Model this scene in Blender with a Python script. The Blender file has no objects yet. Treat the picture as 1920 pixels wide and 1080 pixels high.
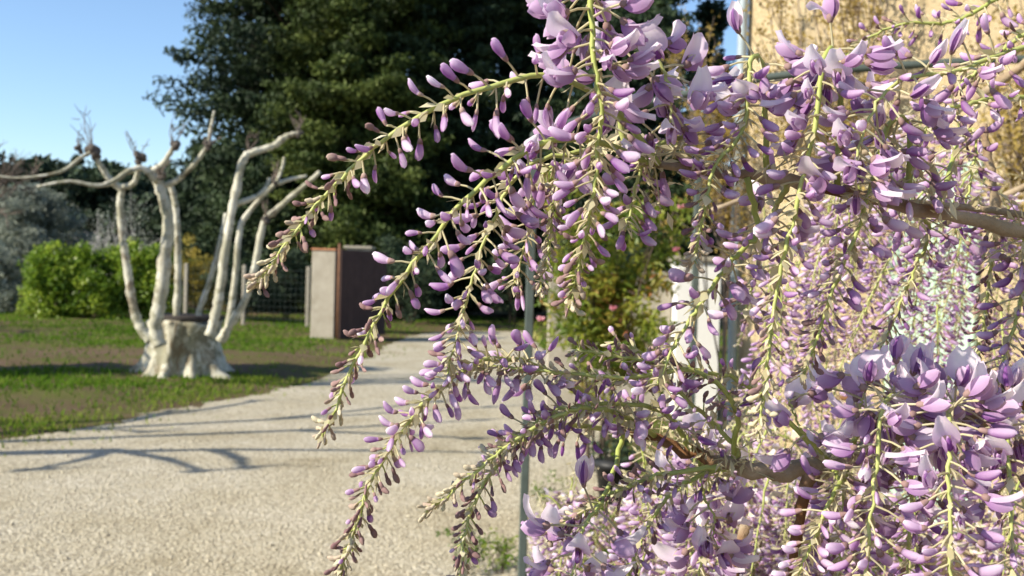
import bpy, math, random
import numpy as np
from mathutils import Vector, Matrix

R = math.radians
rng = np.random.default_rng(7)
random.seed(7)
sc = bpy.context.scene
col = sc.collection

# ------------------------------------------------------------------ camera
FPX = 1867.0                       # focal length in photograph pixels (35 mm on a 36 mm sensor, 1920 px wide)
CAM = np.array([0.0, 0.0, 1.6])
PITCH = -math.atan(33 / FPX)
ROLL = R(1.6)
_f = np.array([0, math.cos(PITCH), math.sin(PITCH)])
_r0 = np.array([1.0, 0, 0]); _u0 = np.cross(_r0, _f)
CR = math.cos(ROLL) * _r0 + math.sin(ROLL) * _u0
CU = -math.sin(ROLL) * _r0 + math.cos(ROLL) * _u0
cam_d = bpy.data.cameras.new('camera'); cam = bpy.data.objects.new('camera', cam_d); col.objects.link(cam)
cam_d.lens = 35; cam_d.sensor_width = 36; cam_d.clip_start = 0.02; cam_d.clip_end = 3000
cam.matrix_world = Matrix(((CR[0], CU[0], -_f[0], CAM[0]), (CR[1], CU[1], -_f[1], CAM[1]), (CR[2], CU[2], -_f[2], CAM[2]), (0, 0, 0, 1)))
cam_d.dof.use_dof = True; cam_d.dof.focus_distance = 0.72; cam_d.dof.aperture_fstop = 13.5
sc.camera = cam

# ------------------------------------------------------------------ sky, sun, exposure
SUN = np.array([-0.88, -0.42, 0.60]); SUN /= np.linalg.norm(SUN)
w = bpy.data.worlds.new('World'); sc.world = w; w.use_nodes = True
nt = w.node_tree; nt.nodes.clear()
sky = nt.nodes.new('ShaderNodeTexSky'); sky.sky_type = 'NISHITA'; sky.sun_disc = False
sky.sun_elevation = math.asin(SUN[2]); sky.sun_rotation = math.atan2(SUN[0], SUN[1])
sky.air_density = 1.0; sky.dust_density = 0.45; sky.ozone_density = 3.4; sky.altitude = 400
bg = nt.nodes.new('ShaderNodeBackground'); bg.inputs[1].default_value = 0.12
wo = nt.nodes.new('ShaderNodeOutputWorld')
nt.links.new(sky.outputs[0], bg.inputs[0]); nt.links.new(bg.outputs[0], wo.inputs[0])
sd = bpy.data.lights.new('sun', 'SUN'); sun = bpy.data.objects.new('sun', sd); col.objects.link(sun)
sd.energy = 4.8; sd.angle = R(0.5); sd.color = (1.0, 0.92, 0.76)
sun.rotation_euler = Vector((-SUN[0], -SUN[1], -SUN[2])).to_track_quat('-Z', 'Y').to_euler()
sun.location = (-20, -5, 20)
sc.view_settings.view_transform = 'Standard'; sc.view_settings.look = 'None'
sc.view_settings.gamma = 1.0; sc.view_settings.use_curve_mapping = False
sc.view_settings.exposure = 0.82
sc.render.engine = 'CYCLES'
sc.cycles.use_denoising = True
sc.cycles.max_bounces = 8; sc.cycles.transparent_max_bounces = 4

# ------------------------------------------------------------------ pixel helpers (photograph pixels)
def ray(x, y):
    return _f + (x - 960) / FPX * CR - (y - 540) / FPX * CU
def pt(x, y, d):
    return CAM + d * ray(x, y)
def gp(x, y, z=0.0):
    q = ray(x, y); return CAM + q * ((z - CAM[2]) / q[2])
def proj(P):
    v = P - CAM; d = v @ _f
    return np.array([960 + FPX * (v @ CR) / d, 540 - FPX * (v @ CU) / d, d])

# ------------------------------------------------------------------ mesh building
class MB:
    def __init__(s): s.v = []; s.q = []; s.qm = []; s.t = []; s.tm = []; s.tone = []; s.n = 0
    def add(s, v, q=None, t=None, qm=0, tm=0, tone=0.5):
        v = np.asarray(v, float).reshape(-1, 3)
        if q is not None and len(q):
            q = np.asarray(q, int).reshape(-1, 4); s.q.append(q + s.n)
            s.qm.append(np.broadcast_to(np.asarray(qm, int), (len(q),)))
        if t is not None and len(t):
            t = np.asarray(t, int).reshape(-1, 3); s.t.append(t + s.n)
            s.tm.append(np.broadcast_to(np.asarray(tm, int), (len(t),)))
        s.v.append(v); s.tone.append(np.broadcast_to(np.asarray(tone, float), (len(v),))); s.n += len(v)
    def tube(s, P, rad, seg=8, mat=0, tone=0.5, cap=True, wob=0.0):
        P = np.asarray(P, float); n = len(P); rad = np.broadcast_to(np.asarray(rad, float), (n,))
        T = np.gradient(P, axis=0); T /= np.linalg.norm(T, axis=1)[:, None] + 1e-12
        a = np.array([0, 0, 1.0]) if abs(T[0, 2]) < 0.9 else np.array([1.0, 0, 0])
        N = a - T[0] * (a @ T[0]); N /= np.linalg.norm(N)
        th = np.arange(seg) * 2 * math.pi / seg; V = np.zeros((n, seg, 3))
        for i in range(n):
            N = N - T[i] * (N @ T[i]); N /= np.linalg.norm(N) + 1e-12
            B = np.cross(T[i], N)
            rr = rad[i] * (1 + (wob * rng.standard_normal(seg) if wob else 0))
            V[i] = P[i] + (np.cos(th) * rr)[:, None] * N + (np.sin(th) * rr)[:, None] * B
        i = np.arange(n - 1)[:, None] * seg; j = np.arange(seg)[None]; k = (j + 1) % seg
        q = np.stack([i + j, i + k, i + seg + k, i + seg + j], -1).reshape(-1, 4)
        V = V.reshape(-1, 3); t = None
        if cap:
            c = len(V); V = np.vstack([V, P[0], P[-1]])
            a0 = np.arange(seg); b0 = (a0 + 1) % seg; o = (n - 1) * seg
            t = np.vstack([np.stack([np.full(seg, c), b0, a0], 1), np.stack([np.full(seg, c + 1), o + a0, o + b0], 1)])
        tn = tone if np.ndim(tone) == 0 else np.concatenate([np.repeat(tone, seg), [tone[0], tone[-1]] if cap else []])
        s.add(V, q, t, mat, mat, tn)
    def box(s, c, size, ax=None, mat=0, tone=0.5, bev=0.0):
        ax = np.eye(3) if ax is None else np.asarray(ax, float); h = np.asarray(size, float) / 2; c = np.asarray(c, float)
        if bev <= 0:
            L = np.array([[x, y, z] for x in (-1, 1) for y in (-1, 1) for z in (-1, 1)]) * h
            q = [[0, 1, 3, 2], [4, 6, 7, 5], [0, 4, 5, 1], [2, 3, 7, 6], [0, 2, 6, 4], [1, 5, 7, 3]]
            s.add(c + L @ ax, q, None, mat, mat, tone); return
        b = bev; V = []; idx = {}
        for x in (-1, 1):
            for y in (-1, 1):
                for z in (-1, 1):
                    for k in range(3):
                        p = np.array([x, y, z]) * (h - b); p[k] = np.array([x, y, z])[k] * h[k]
                        idx[(x, y, z, k)] = len(V); V.append(p)
        q = []; t = []
        for k in range(3):
            a_, b_ = [m for m in range(3) if m != k]
            for sg in (-1, 1):
                f = []
                for (u, v) in ((-1, -1), (1, -1), (1, 1), (-1, 1)):
                    e = [0, 0, 0]; e[k] = sg; e[a_] = u; e[b_] = v; f.append(idx[(*e, k)])
                q.append(f)
            for u in (-1, 1):
                for v in (-1, 1):
                    e0 = [0, 0, 0]; e1 = [0, 0, 0]; e0[k] = -1; e1[k] = 1; e0[a_] = e1[a_] = u; e0[b_] = e1[b_] = v
                    q.append([idx[(*e0, a_)], idx[(*e0, b_)], idx[(*e1, b_)], idx[(*e1, a_)]])
        for x in (-1, 1):
            for y in (-1, 1):
                for z in (-1, 1): t.append([idx[(x, y, z, 0)], idx[(x, y, z, 1)], idx[(x, y, z, 2)]])
        s.add(c + np.array(V) @ ax, q, t, mat, mat, tone)
    def mesh(s, name, mats, smooth=True, origin=None):
        me = bpy.data.meshes.new(name)
        V = np.concatenate(s.v) if s.v else np.zeros((0, 3))
        if origin is not None: V = V - np.asarray(origin)
        q = np.concatenate(s.q) if s.q else np.zeros((0, 4), int); t = np.concatenate(s.t) if s.t else np.zeros((0, 3), int)
        mi = np.concatenate([np.concatenate(s.qm) if s.qm else np.zeros(0, int), np.concatenate(s.tm) if s.tm else np.zeros(0, int)])
        loops = np.concatenate([q.ravel(), t.ravel()])
        tot = np.concatenate([np.full(len(q), 4), np.full(len(t), 3)]); st = np.concatenate([[0], np.cumsum(tot)[:-1]]) if len(tot) else np.zeros(0)
        me.vertices.add(len(V)); me.vertices.foreach_set('co', V.astype(np.float32).ravel())
        me.loops.add(len(loops)); me.loops.foreach_set('vertex_index', loops.astype(np.int32))
        me.polygons.add(len(tot)); me.polygons.foreach_set('loop_start', st.astype(np.int32))
        me.polygons.foreach_set('material_index', mi.astype(np.int32))
        me.polygons.foreach_set('use_smooth', np.full(len(tot), smooth))
        at = me.attributes.new('tone', 'FLOAT', 'POINT'); at.data.foreach_set('value', np.concatenate(s.tone).astype(np.float32))
        for m in mats: me.materials.append(m)
        me.update(calc_edges=True); me.validate()
        return me
    def build(s, name, mats, parent=None, smooth=True, origin=None):
        if not isinstance(mats, (list, tuple)): mats = [mats]
        if origin is None: origin = np.zeros(3)
        o = bpy.data.objects.new(name, s.mesh(name, mats, smooth, origin)); col.objects.link(o)
        link(o, parent, origin); return o

WORLD = {}
def link(o, parent, origin):
    """parent an object whose origin is a world point (parents only translate)"""
    origin = np.asarray(origin, float); WORLD[o.name] = origin
    if parent is not None:
        o.parent = parent; o.location = origin - WORLD[parent.name]
    else: o.location = origin
def thing(name, label, cat, loc, group=None):
    o = bpy.data.objects.new(name, None); col.objects.link(o); link(o, None, loc); o.empty_display_size = 0.1
    return tag(o, label, cat, group)
def tag(o, label=None, cat=None, group=None, kind=None):
    if label: o['label'] = label
    if cat: o['category'] = cat
    if group: o['group'] = group
    if kind: o['kind'] = kind
    return o
def spline(P, n):
    P = np.asarray(P, float)
    if len(P) == 2: return P[0] + (P[1] - P[0]) * np.linspace(0, 1, n)[:, None]
    Q = np.vstack([2 * P[0] - P[1], P, 2 * P[-1] - P[-2]]); L = len(P) - 1
    out = []
    for s_ in np.linspace(0, L - 1e-9, n):
        i = int(s_); t = s_ - i; a, b, c, d = Q[i:i + 4]
        out.append(0.5 * ((2 * b) + (c - a) * t + (2 * a - 5 * b + 4 * c - d) * t * t + (3 * b - a - 3 * c + d) * t ** 3))
    return np.array(out)

# ------------------------------------------------------------------ materials
def new_mat(name):
    m = bpy.data.materials.new(name); m.use_nodes = True
    return m, m.node_tree.nodes, m.node_tree.links, m.node_tree.nodes['Principled BSDF']
def ramp(N, stops):
    r = N.new('ShaderNodeValToRGB'); e = r.color_ramp.elements
    while len(e) < len(stops): e.new(0.5)
    for i, (p, c) in enumerate(stops): e[i].position = p; e[i].color = (*c, 1)
    return r
def noise(N, L, scale, detail=5, rough=0.6, coord=None, dist=0.0):
    n = N.new('ShaderNodeTexNoise'); n.inputs['Scale'].default_value = scale; n.inputs['Detail'].default_value = detail
    n.inputs['Roughness'].default_value = rough; n.inputs['Distortion'].default_value = dist
    if coord is not None: L.new(coord, n.inputs['Vector'])
    return n
def surf(name, stops, scale=6, rough=0.8, bump=0.3, bscale=40, bdist=0.01, detail=6, metallic=0.0, mid=None, spec=0.3):
    m, N, L, b = new_mat(name)
    tc = N.new('ShaderNodeTexCoord').outputs['Object']
    n = noise(N, L, scale, detail, 0.62, tc); r = ramp(N, stops); L.new(n.outputs['Fac'], r.inputs[0]); c = r.outputs[0]
    if mid:
        n2 = noise(N, L, mid[0], 4, 0.6, tc); r2 = ramp(N, [(mid[2], (0, 0, 0)), (mid[3], (1, 1, 1))]); L.new(n2.outputs['Fac'], r2.inputs[0])
        mx = N.new('ShaderNodeMixRGB'); L.new(r2.outputs[0], mx.inputs[0]); L.new(c, mx.inputs[1]); mx.inputs[2].default_value = (*mid[1], 1); c = mx.outputs[0]
    L.new(c, b.inputs['Base Color']); b.inputs['Roughness'].default_value = rough; b.inputs['Metallic'].default_value = metallic
    b.inputs['Specular IOR Level'].default_value = spec
    if bump:
        nb = noise(N, L, bscale, 6, 0.7, tc); bp = N.new('ShaderNodeBump'); bp.inputs['Strength'].default_value = bump; bp.inputs['Distance'].default_value = bdist
        L.new(nb.outputs['Fac'], bp.inputs['Height']); L.new(bp.outputs[0], b.inputs['Normal'])
    return m
def leafmat(name, stops, trans=0.3, rough=0.55, spec=0.25, nscale=0, tcol=1.3, rnd=.22):
    """soft thin tissue: colour from the tone attribute, some light passing through"""
    m, N, L, b = new_mat(name)
    a = N.new('ShaderNodeAttribute'); a.attribute_name = 'tone'
    oi = N.new('ShaderNodeObjectInfo')
    k = N.new('ShaderNodeMath'); k.operation = 'MULTIPLY_ADD'; L.new(oi.outputs['Random'], k.inputs[0]); k.inputs[1].default_value = rnd; L.new(a.outputs['Fac'], k.inputs[2])
    k2 = N.new('ShaderNodeMath'); k2.operation = 'SUBTRACT'; L.new(k.outputs[0], k2.inputs[0]); k2.inputs[1].default_value = rnd / 2
    f = k2.outputs[0]
    if nscale:
        n = noise(N, L, nscale, 3, 0.6, N.new('ShaderNodeTexCoord').outputs['Object'])
        k3 = N.new('ShaderNodeMath'); k3.operation = 'MULTIPLY_ADD'; L.new(n.outputs['Fac'], k3.inputs[0]); k3.inputs[1].default_value = 0.35; L.new(f, k3.inputs[2])
        k4 = N.new('ShaderNodeMath'); k4.operation = 'SUBTRACT'; L.new(k3.outputs[0], k4.inputs[0]); k4.inputs[1].default_value = 0.175; f = k4.outputs[0]
    r = ramp(N, stops); L.new(f, r.inputs[0]); L.new(r.outputs[0], b.inputs['Base Color'])
    b.inputs['Roughness'].default_value = rough; b.inputs['Specular IOR Level'].default_value = spec
    if trans:
        t = N.new('ShaderNodeBsdfTranslucent'); g = N.new('ShaderNodeMixRGB'); g.blend_type = 'MULTIPLY'; g.inputs[0].default_value = 1
        L.new(r.outputs[0], g.inputs[1]); g.inputs[2].default_value = (tcol, tcol, tcol, 1); L.new(g.outputs[0], t.inputs[0])
        mx = N.new('ShaderNodeMixShader'); mx.inputs[0].default_value = trans; L.new(b.outputs[0], mx.inputs[1]); L.new(t.outputs[0], mx.inputs[2])
        L.new(mx.outputs[0], N['Material Output'].inputs[0])
    return m

M = {}
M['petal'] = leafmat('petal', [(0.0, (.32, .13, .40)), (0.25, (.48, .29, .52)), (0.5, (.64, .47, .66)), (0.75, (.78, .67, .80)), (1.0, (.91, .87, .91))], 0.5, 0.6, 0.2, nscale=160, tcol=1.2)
M['calyx'] = leafmat('calyx', [(0.0, (.19, .10, .11)), (0.5, (.33, .215, .20)), (1.0, (.60, .54, .38))], 0.2, 0.7, 0.15, nscale=300)
M['green_stem'] = leafmat('green_stem', [(0.0, (.24, .28, .055)), (0.5, (.39, .44, .12)), (1.0, (.54, .55, .25))], 0.15, 0.55, 0.3, nscale=120)
M['bract'] = leafmat('bract', [(0.0, (.40, .34, .19)), (0.5, (.60, .55, .36)), (1.0, (.74, .69, .50))], 0.35, 0.6, 0.2)
M['vine_wood'] = surf('vine_wood', [(0.2, (.13, .09, .055)), (0.45, (.31, .235, .15)), (0.7, (.46, .37, .26))], 18, 0.85, 0.8, 120, 0.004, mid=(7, (.16, .075, .03), 0.52, 0.62))
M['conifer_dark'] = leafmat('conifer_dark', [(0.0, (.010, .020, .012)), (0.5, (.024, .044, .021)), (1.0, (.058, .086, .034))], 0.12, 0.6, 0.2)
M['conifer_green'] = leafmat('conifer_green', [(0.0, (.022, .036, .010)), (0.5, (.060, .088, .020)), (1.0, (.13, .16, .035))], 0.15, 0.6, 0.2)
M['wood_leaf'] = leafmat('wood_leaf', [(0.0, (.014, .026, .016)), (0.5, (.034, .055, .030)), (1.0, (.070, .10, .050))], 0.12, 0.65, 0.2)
M['olive_leaf'] = leafmat('olive_leaf', [(0.0, (.13, .15, .12)), (0.5, (.28, .31, .25)), (1.0, (.46, .49, .41))], 0.2, 0.5, 0.35)
M['hedge_leaf'] = leafmat('hedge_leaf', [(0.0, (.08, .15, .015)), (0.5, (.20, .30, .03)), (1.0, (.40, .47, .07))], 0.45, 0.4, 0.4)
M['yellow_leaf'] = leafmat('yellow_leaf', [(0.0, (.16, .15, .03)), (0.5, (.36, .29, .05)), (1.0, (.55, .42, .08))], 0.3, 0.5, 0.3)
M['bush_leaf'] = leafmat('bush_leaf', [(0.0, (.10, .16, .02)), (0.45, (.25, .28, .04)), (0.72, (.40, .32, .06)), (0.86, (.44, .17, .07)), (1.0, (.52, .18, .16))], 0.42, 0.45, 0.35)
M['wall_leaf'] = leafmat('wall_leaf', [(0.0, (.15, .12, .03)), (0.5, (.30, .22, .06)), (1.0, (.44, .32, .10))], 0.3, 0.6, 0.2)
M['grey_twig'] = surf('grey_twig', [(0.3, (.30, .29, .27)), (0.7, (.48, .46, .45))], 12, 0.85, 0.3, 60)
M['grass'] = leafmat('grass_blade', [(0.0, (.035, .085, .005)), (0.5, (.085, .175, .012)), (1.0, (.24, .28, .045))], 0.35, 0.7, 0.08)
M['bark_dark'] = surf('bark_dark', [(0.3, (.05, .038, .028)), (0.7, (.12, .09, .065))], 9, 0.9, 0.8, 30, 0.03)
M['brown_knob'] = surf('brown_knob', [(0.3, (.07, .058, .05)), (0.7, (.15, .128, .11))], 20, 0.9, 0.9, 40, 0.03)
M['twig_brown'] = surf('twig_brown', [(0.3, (.13, .10, .08)), (0.7, (.23, .18, .15))], 20, 0.9, 0, 40)

# plane-tree bark: pale flakes over ochre and grey
def plane_bark(nm='plane_bark', k=1.0, patch=(.13, .095, .055), lo=.52, hi=.66):
    m, N, L, b = new_mat(nm); tc = N.new('ShaderNodeTexCoord').outputs['Object']
    v = N.new('ShaderNodeTexVoronoi'); v.inputs['Scale'].default_value = 11; nz = noise(N, L, 6, 4, 0.6, tc)
    if k != 1.0:
        mpg = N.new('ShaderNodeMapping'); mpg.inputs['Scale'].default_value = (1, 1, .35); L.new(tc, mpg.inputs[0]); tc = mpg.outputs[0]
    mp = N.new('ShaderNodeMixRGB'); mp.inputs[0].default_value = 0.35; L.new(tc, mp.inputs[1]); L.new(nz.outputs['Color'], mp.inputs[2]); L.new(mp.outputs[0], v.inputs['Vector'])
    r = ramp(N, [(0.0, (.50, .48, .39)), (0.35, (.42, .40, .30)), (0.52, (.22, .21, .14)), (0.66, (.58, .56, .47)), (1.0, (.31, .29, .20))]); r.color_ramp.interpolation = 'LINEAR'
    L.new(v.outputs['Color'], r.inputs[0])
    n2 = noise(N, L, 3.2 * k, 5, 0.65, tc, 0.6); r2 = ramp(N, [(lo, (0, 0, 0)), (hi, (1, 1, 1))]); L.new(n2.outputs['Fac'], r2.inputs[0])
    mx = N.new('ShaderNodeMixRGB'); L.new(r2.outputs[0], mx.inputs[0]); L.new(r.outputs[0], mx.inputs[1]); mx.inputs[2].default_value = (*patch, 1)
    L.new(mx.outputs[0], b.inputs['Base Color']); b.inputs['Roughness'].default_value = 0.85
    bp = N.new('ShaderNodeBump'); bp.inputs['Strength'].default_value = 0.7; bp.inputs['Distance'].default_value = 0.03
    L.new(n2.outputs['Fac'], bp.inputs['Height']); L.new(bp.outputs[0], b.inputs['Normal'])
    return m
M['plane_bark'] = plane_bark(); M['plane_trunk'] = plane_bark('plane_trunk_bark', 2.0, (.18, .14, .085), .46, .64)

def gravel_mat():
    m, N, L, b = new_mat('gravel'); tc = N.new('ShaderNodeTexCoord').outputs['Object']
    v = N.new('ShaderNodeTexVoronoi'); v.inputs['Scale'].default_value = 55; L.new(tc, v.inputs['Vector'])
    r = ramp(N, [(0.0, (.31, .27, .205)), (0.4, (.455, .41, .315)), (0.8, (.53, .48, .38)), (1.0, (.62, .575, .47))])
    sx = N.new('ShaderNodeSeparateColor'); L.new(v.outputs['Color'], sx.inputs[0]); L.new(sx.outputs[0], r.inputs[0])
    n2 = noise(N, L, 0.9, 6, 0.62, tc); r2 = ramp(N, [(0.30, (.66, .62, .52)), (0.45, (.88, .86, .80)), (0.66, (1, 1, 1))]); L.new(n2.outputs['Fac'], r2.inputs[0])
    mx = N.new('ShaderNodeMixRGB'); mx.blend_type = 'MULTIPLY'; mx.inputs[0].default_value = 1; L.new(r.outputs[0], mx.inputs[1]); L.new(r2.outputs[0], mx.inputs[2])
    n3 = noise(N, L, 30, 4, 0.7, tc)
    L.new(mx.outputs[0], b.inputs['Base Color']); b.inputs['Roughness'].default_value = 0.95; b.inputs['Specular IOR Level'].default_value = 0.1
    ad = N.new('ShaderNodeMath'); ad.operation = 'MULTIPLY_ADD'; L.new(v.outputs['Distance'], ad.inputs[0]); ad.inputs[1].default_value = -0.8; L.new(n3.outputs['Fac'], ad.inputs[2])
    bp = N.new('ShaderNodeBump'); bp.inputs['Strength'].default_value = 0.8; bp.inputs['Distance'].default_value = 0.015
    L.new(ad.outputs[0], bp.inputs['Height']); L.new(bp.outputs[0], b.inputs['Normal'])
    return m
M['gravel'] = gravel_mat()
M['soil'] = surf('lawn_soil', [(0.25, (.08, .055, .032)), (0.45, (.115, .085, .045)), (0.6, (.10, .10, .03)), (0.8, (.13, .12, .04))], 1.3, 0.95, 0.6, 25, 0.03, 8, mid=(0.45, (.13, .088, .058), 0.50, 0.58), spec=0.1)
M['pebble'] = surf('pebble', [(0.3, (.38, .335, .245)), (0.7, (.54, .48, .365))], 25, 0.9, 0.2, 80)

# ------------------------------------------------------------------ ground, lawn, path
left_px = [(-420, 905), (-200, 855), (0, 826), (100, 812), (200, 797), (300, 772), (420, 752), (520, 735), (590, 716), (640, 692), (690, 668), (730, 648), (765, 633), (800, 626), (850, 622)]
left_edge = np.array([gp(*p)[:2] for p in left_px])
right_edge = np.array([gp(985, 622)[:2], gp(1000, 640)[:2], (1.15, 14.2), (1.0, 10.5), (0.75, 7.2), (0.32, 5.7), (0.0, 4.9), (-0.25, 4.0), (-0.4, 2.0), (-0.4, -3.0)])
def densify(E, step, amp, seed):
    g = np.random.default_rng(seed); out = []
    for a, b in zip(E[:-1], E[1:]):
        n = max(2, int(np.linalg.norm(b - a) / step))
        for k in range(n): out.append(a + (b - a) * k / n + g.normal(0, amp, 2) * (k > 0))
    out.append(E[-1]); return np.array(out)
LE = densify(spline(np.c_[left_edge, np.zeros(len(left_edge))], 60)[:, :2], 0.22, 0.10, 1)
RE = densify(right_edge, 0.25, 0.05, 2)
def dist_poly(P, E):
    best = np.full(len(P), 1e9); side = np.zeros(len(P))
    for a, b in zip(E[:-1], E[1:]):
        ab = b - a; t = np.clip(((P - a) @ ab) / (ab @ ab + 1e-9), 0, 1); q = a + t[:, None] * ab; d = np.linalg.norm(P - q, axis=1)
        m = d < best; best[m] = d[m]; side[m] = (ab[0] * (P[m, 1] - a[1]) - ab[1] * (P[m, 0] - a[0]))
    return best * np.sign(side)
LES, RES = LE[::4], RE[::4]
def lawn_d(P): return dist_poly(P, LES)          # > 0 on the lawn side
def bed_d(P): return -dist_poly(P, RES[::-1]) * -1 # > 0 on the house side (sign fixed below)
def hnoise(x, y):
    return (np.sin(x * 1.3 + 2 * np.sin(y * 0.7)) * np.sin(y * 1.7 + 1.1) * 0.5 + np.sin(x * 3.1 + y * 2.3) * np.sin(y * 4.1 - x * 1.9) * 0.3 + np.sin(x * 7.3 - y * 5.1) * 0.12)
def ground_z(P):
    d = lawn_d(P); k = np.clip(d / 1.6, 0, 1); k = k * k * (3 - 2 * k)
    fade = np.clip((45 - np.hypot(P[:, 0], P[:, 1])) / 15, 0, 1)
    return k * fade * (0.07 + 0.035 * hnoise(P[:, 0], P[:, 1]))
gx = np.concatenate([[-900, -400, -180, -90, -60, -45], np.arange(-32, 14.1, 0.4), [20, 30, 60, 120, 300, 900]])
gy = np.concatenate([[-60, -20, -8], np.arange(-2, 36, 0.4), [40, 50, 70, 120, 300, 900, 1500]])
X, Y = np.meshgrid(gx, gy); GPT = np.c_[X.ravel(), Y.ravel()]
gz = ground_z(GPT)
mb = MB(); nx, ny = len(gx), len(gy)
ii = (np.arange(ny - 1)[:, None] * nx + np.arange(nx - 1)[None]).ravel()
mb.add(np.c_[GPT, gz], np.stack([ii, ii + 1, ii + nx + 1, ii + nx], 1))
tag(mb.build('ground', M['soil']), kind='structure')
poly = np.vstack([LE, RE]); me = bpy.data.meshes.new('gravel_path')
me.from_pydata([(p[0], p[1], 0.006) for p in poly] , [], [list(range(len(poly)))][0:1]); me.update()
import bmesh
bm = bmesh.new(); bm.from_mesh(me); bmesh.ops.triangulate(bm, faces=bm.faces[:]); bmesh.ops.recalc_face_normals(bm, faces=bm.faces[:])
if sum(f.normal.z for f in bm.faces) < 0: bmesh.ops.reverse_faces(bm, faces=bm.faces[:])
bm.to_mesh(me); bm.free(); me.materials.append(M['gravel'])
path = bpy.data.objects.new('gravel_path', me); col.objects.link(path); WORLD[path.name] = np.zeros(3)
tag(path, kind='structure')

# loose stones on the path
def in_view(P, margin=60):
    v = np.c_[P, np.zeros(len(P))] - CAM; d = v @ _f
    x = 960 + FPX * (v @ CR) / d; y = 540 - FPX * (v @ CU) / d
    return (d > 0.3) & (x > -margin) & (x < 1920 + margin) & (y < 1080 + margin)
def inside(P):
    x, y = P[:, 0], P[:, 1]; c = np.zeros(len(P), bool); E = poly[::2]
    for a, b in zip(E, np.roll(E, -1, axis=0)):
        m = ((a[1] > y) != (b[1] > y)); xx = (b[0] - a[0]) * (y - a[1]) / (b[1] - a[1] + 1e-12) + a[0]
        c ^= m & (x < xx)
    return c
oct_v = np.array([[1, 0, 0], [-1, 0, 0], [0, 1, 0], [0, -1, 0], [0, 0, 1], [0, 0, -.6]], float)
oct_t = np.array([[0, 2, 4], [2, 1, 4], [1, 3, 4], [3, 0, 4], [2, 0, 5], [1, 2, 5], [3, 1, 5], [0, 3, 5]])
N0 = 28000; d0 = 4.6 * (13 / 4.6) ** rng.random(N0); Ps = np.c_[rng.uniform(-.56, .2, N0) * d0, d0]; Ps = Ps[inside(Ps) & in_view(Ps)]
def scatter_mesh(V, T, P3, scl, rotz, tilt=0.0, tone=None):
    n = len(P3); c, s = np.cos(rotz), np.sin(rotz)
    W = V[None] * scl[:, None, :] if scl.ndim == 2 else V[None] * scl[:, None, None]
    Xr = W[..., 0] * c[:, None] - W[..., 1] * s[:, None]; Yr = W[..., 0] * s[:, None] + W[..., 1] * c[:, None]
    out = np.stack([Xr, Yr, W[..., 2]], -1) + P3[:, None]
    t = (T[None] + (np.arange(n) * len(V))[:, None, None]).reshape(-1, T.shape[1])
    return out.reshape(-1, 3), t, None if tone is None else np.repeat(tone, len(V))
n = len(Ps); sz = rng.lognormal(math.log(.0055), .42, n) * (1 + .5 * (rng.random(n) < .015))
v, t, _ = scatter_mesh(oct_v, oct_t, np.c_[Ps, .006 + sz * .2], np.c_[sz, sz * rng.uniform(.6, 1, n), sz * rng.uniform(.4, .8, n)], rng.uniform(0, 6.3, n))
mb = MB(); mb.add(v, None, t)
tag(mb.build('gravel_stones', M['pebble'], smooth=False), 'pale loose stones scattered over the gravel drive', 'gravel', kind='stuff')

# grass
N0 = 330000; d0 = 5 * (32 / 5.0) ** rng.random(N0); P2 = np.c_[rng.uniform(-.58, .42, N0) * d0, d0]
P2 = P2[in_view(P2)]; ld = lawn_d(P2)
k_ = (~inside(P2)) | ((ld > -.9) & (P2[:, 0] < 0) & (rng.random(len(P2)) < .55 * np.exp(ld / .22) * (.4 + .6 * (hnoise(P2[:, 0] * 3, P2[:, 1] * 3) > 0)))); P2 = P2[k_]; ld = ld[k_]
patch = hnoise(P2[:, 0] * .55 + 1.2, P2[:, 1] * .35 + .5) + .25 * hnoise(P2[:, 0] * 2, P2[:, 1] * 2)
bare = ((P2[:, 1] > 13.8) & (P2[:, 1] < 17.2) & (P2[:, 0] < -1.6) & (P2[:, 0] > -9))      # worn soil behind the plane tree
keep = rng.random(len(P2)) < np.where(bare, .06, np.clip(.52 + .9 * patch, .05, 1))
onl = (P2[:, 0] < -0.2) | (P2[:, 1] > 18)
edge = np.clip(ld / 1.5, 0, 1); keep &= (P2[:, 0] > 0) | (rng.random(len(P2)) < .35 + .65 * edge + .3 * (hnoise(P2[:, 0] * 2.2 + 3, P2[:, 1] * 2.2) > .1))
keep &= onl | (rng.random(len(P2)) < .35)
P2 = P2[keep]; edge = edge[keep]; n = len(P2); dd = np.hypot(P2[:, 0], P2[:, 1])
hgt = rng.uniform(.025, .07, n) * (1 + .8 * (rng.random(n) < .05)); wd = rng.uniform(.004, .008, n) * (1 + dd / 16)
a = rng.uniform(0, 6.28, n); lean = rng.uniform(.1, .9, n) * hgt; b2 = rng.uniform(0, 6.28, n)
base = np.c_[P2, ground_z(P2) - .004]; sx = np.c_[np.cos(a), np.sin(a), np.zeros(n)] * wd[:, None]
tip = base + np.c_[np.cos(b2) * lean, np.sin(b2) * lean, hgt]
v = np.stack([base - sx, base + sx, tip], 1).reshape(-1, 3)
mb = MB(); mb.add(v, None, np.arange(3 * n).reshape(-1, 3), tone=np.repeat(np.clip(.45 + .3 * rng.standard_normal(n) * .6 - .2 * hnoise(P2[:, 0], P2[:, 1]) + .30 * (1 - edge) * (P2[:, 0] < 0), 0, 1), 3))
tag(mb.build('grass', M['grass'], smooth=False), 'short patchy green grass of the lawn beside the drive', 'grass', kind='stuff')

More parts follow.
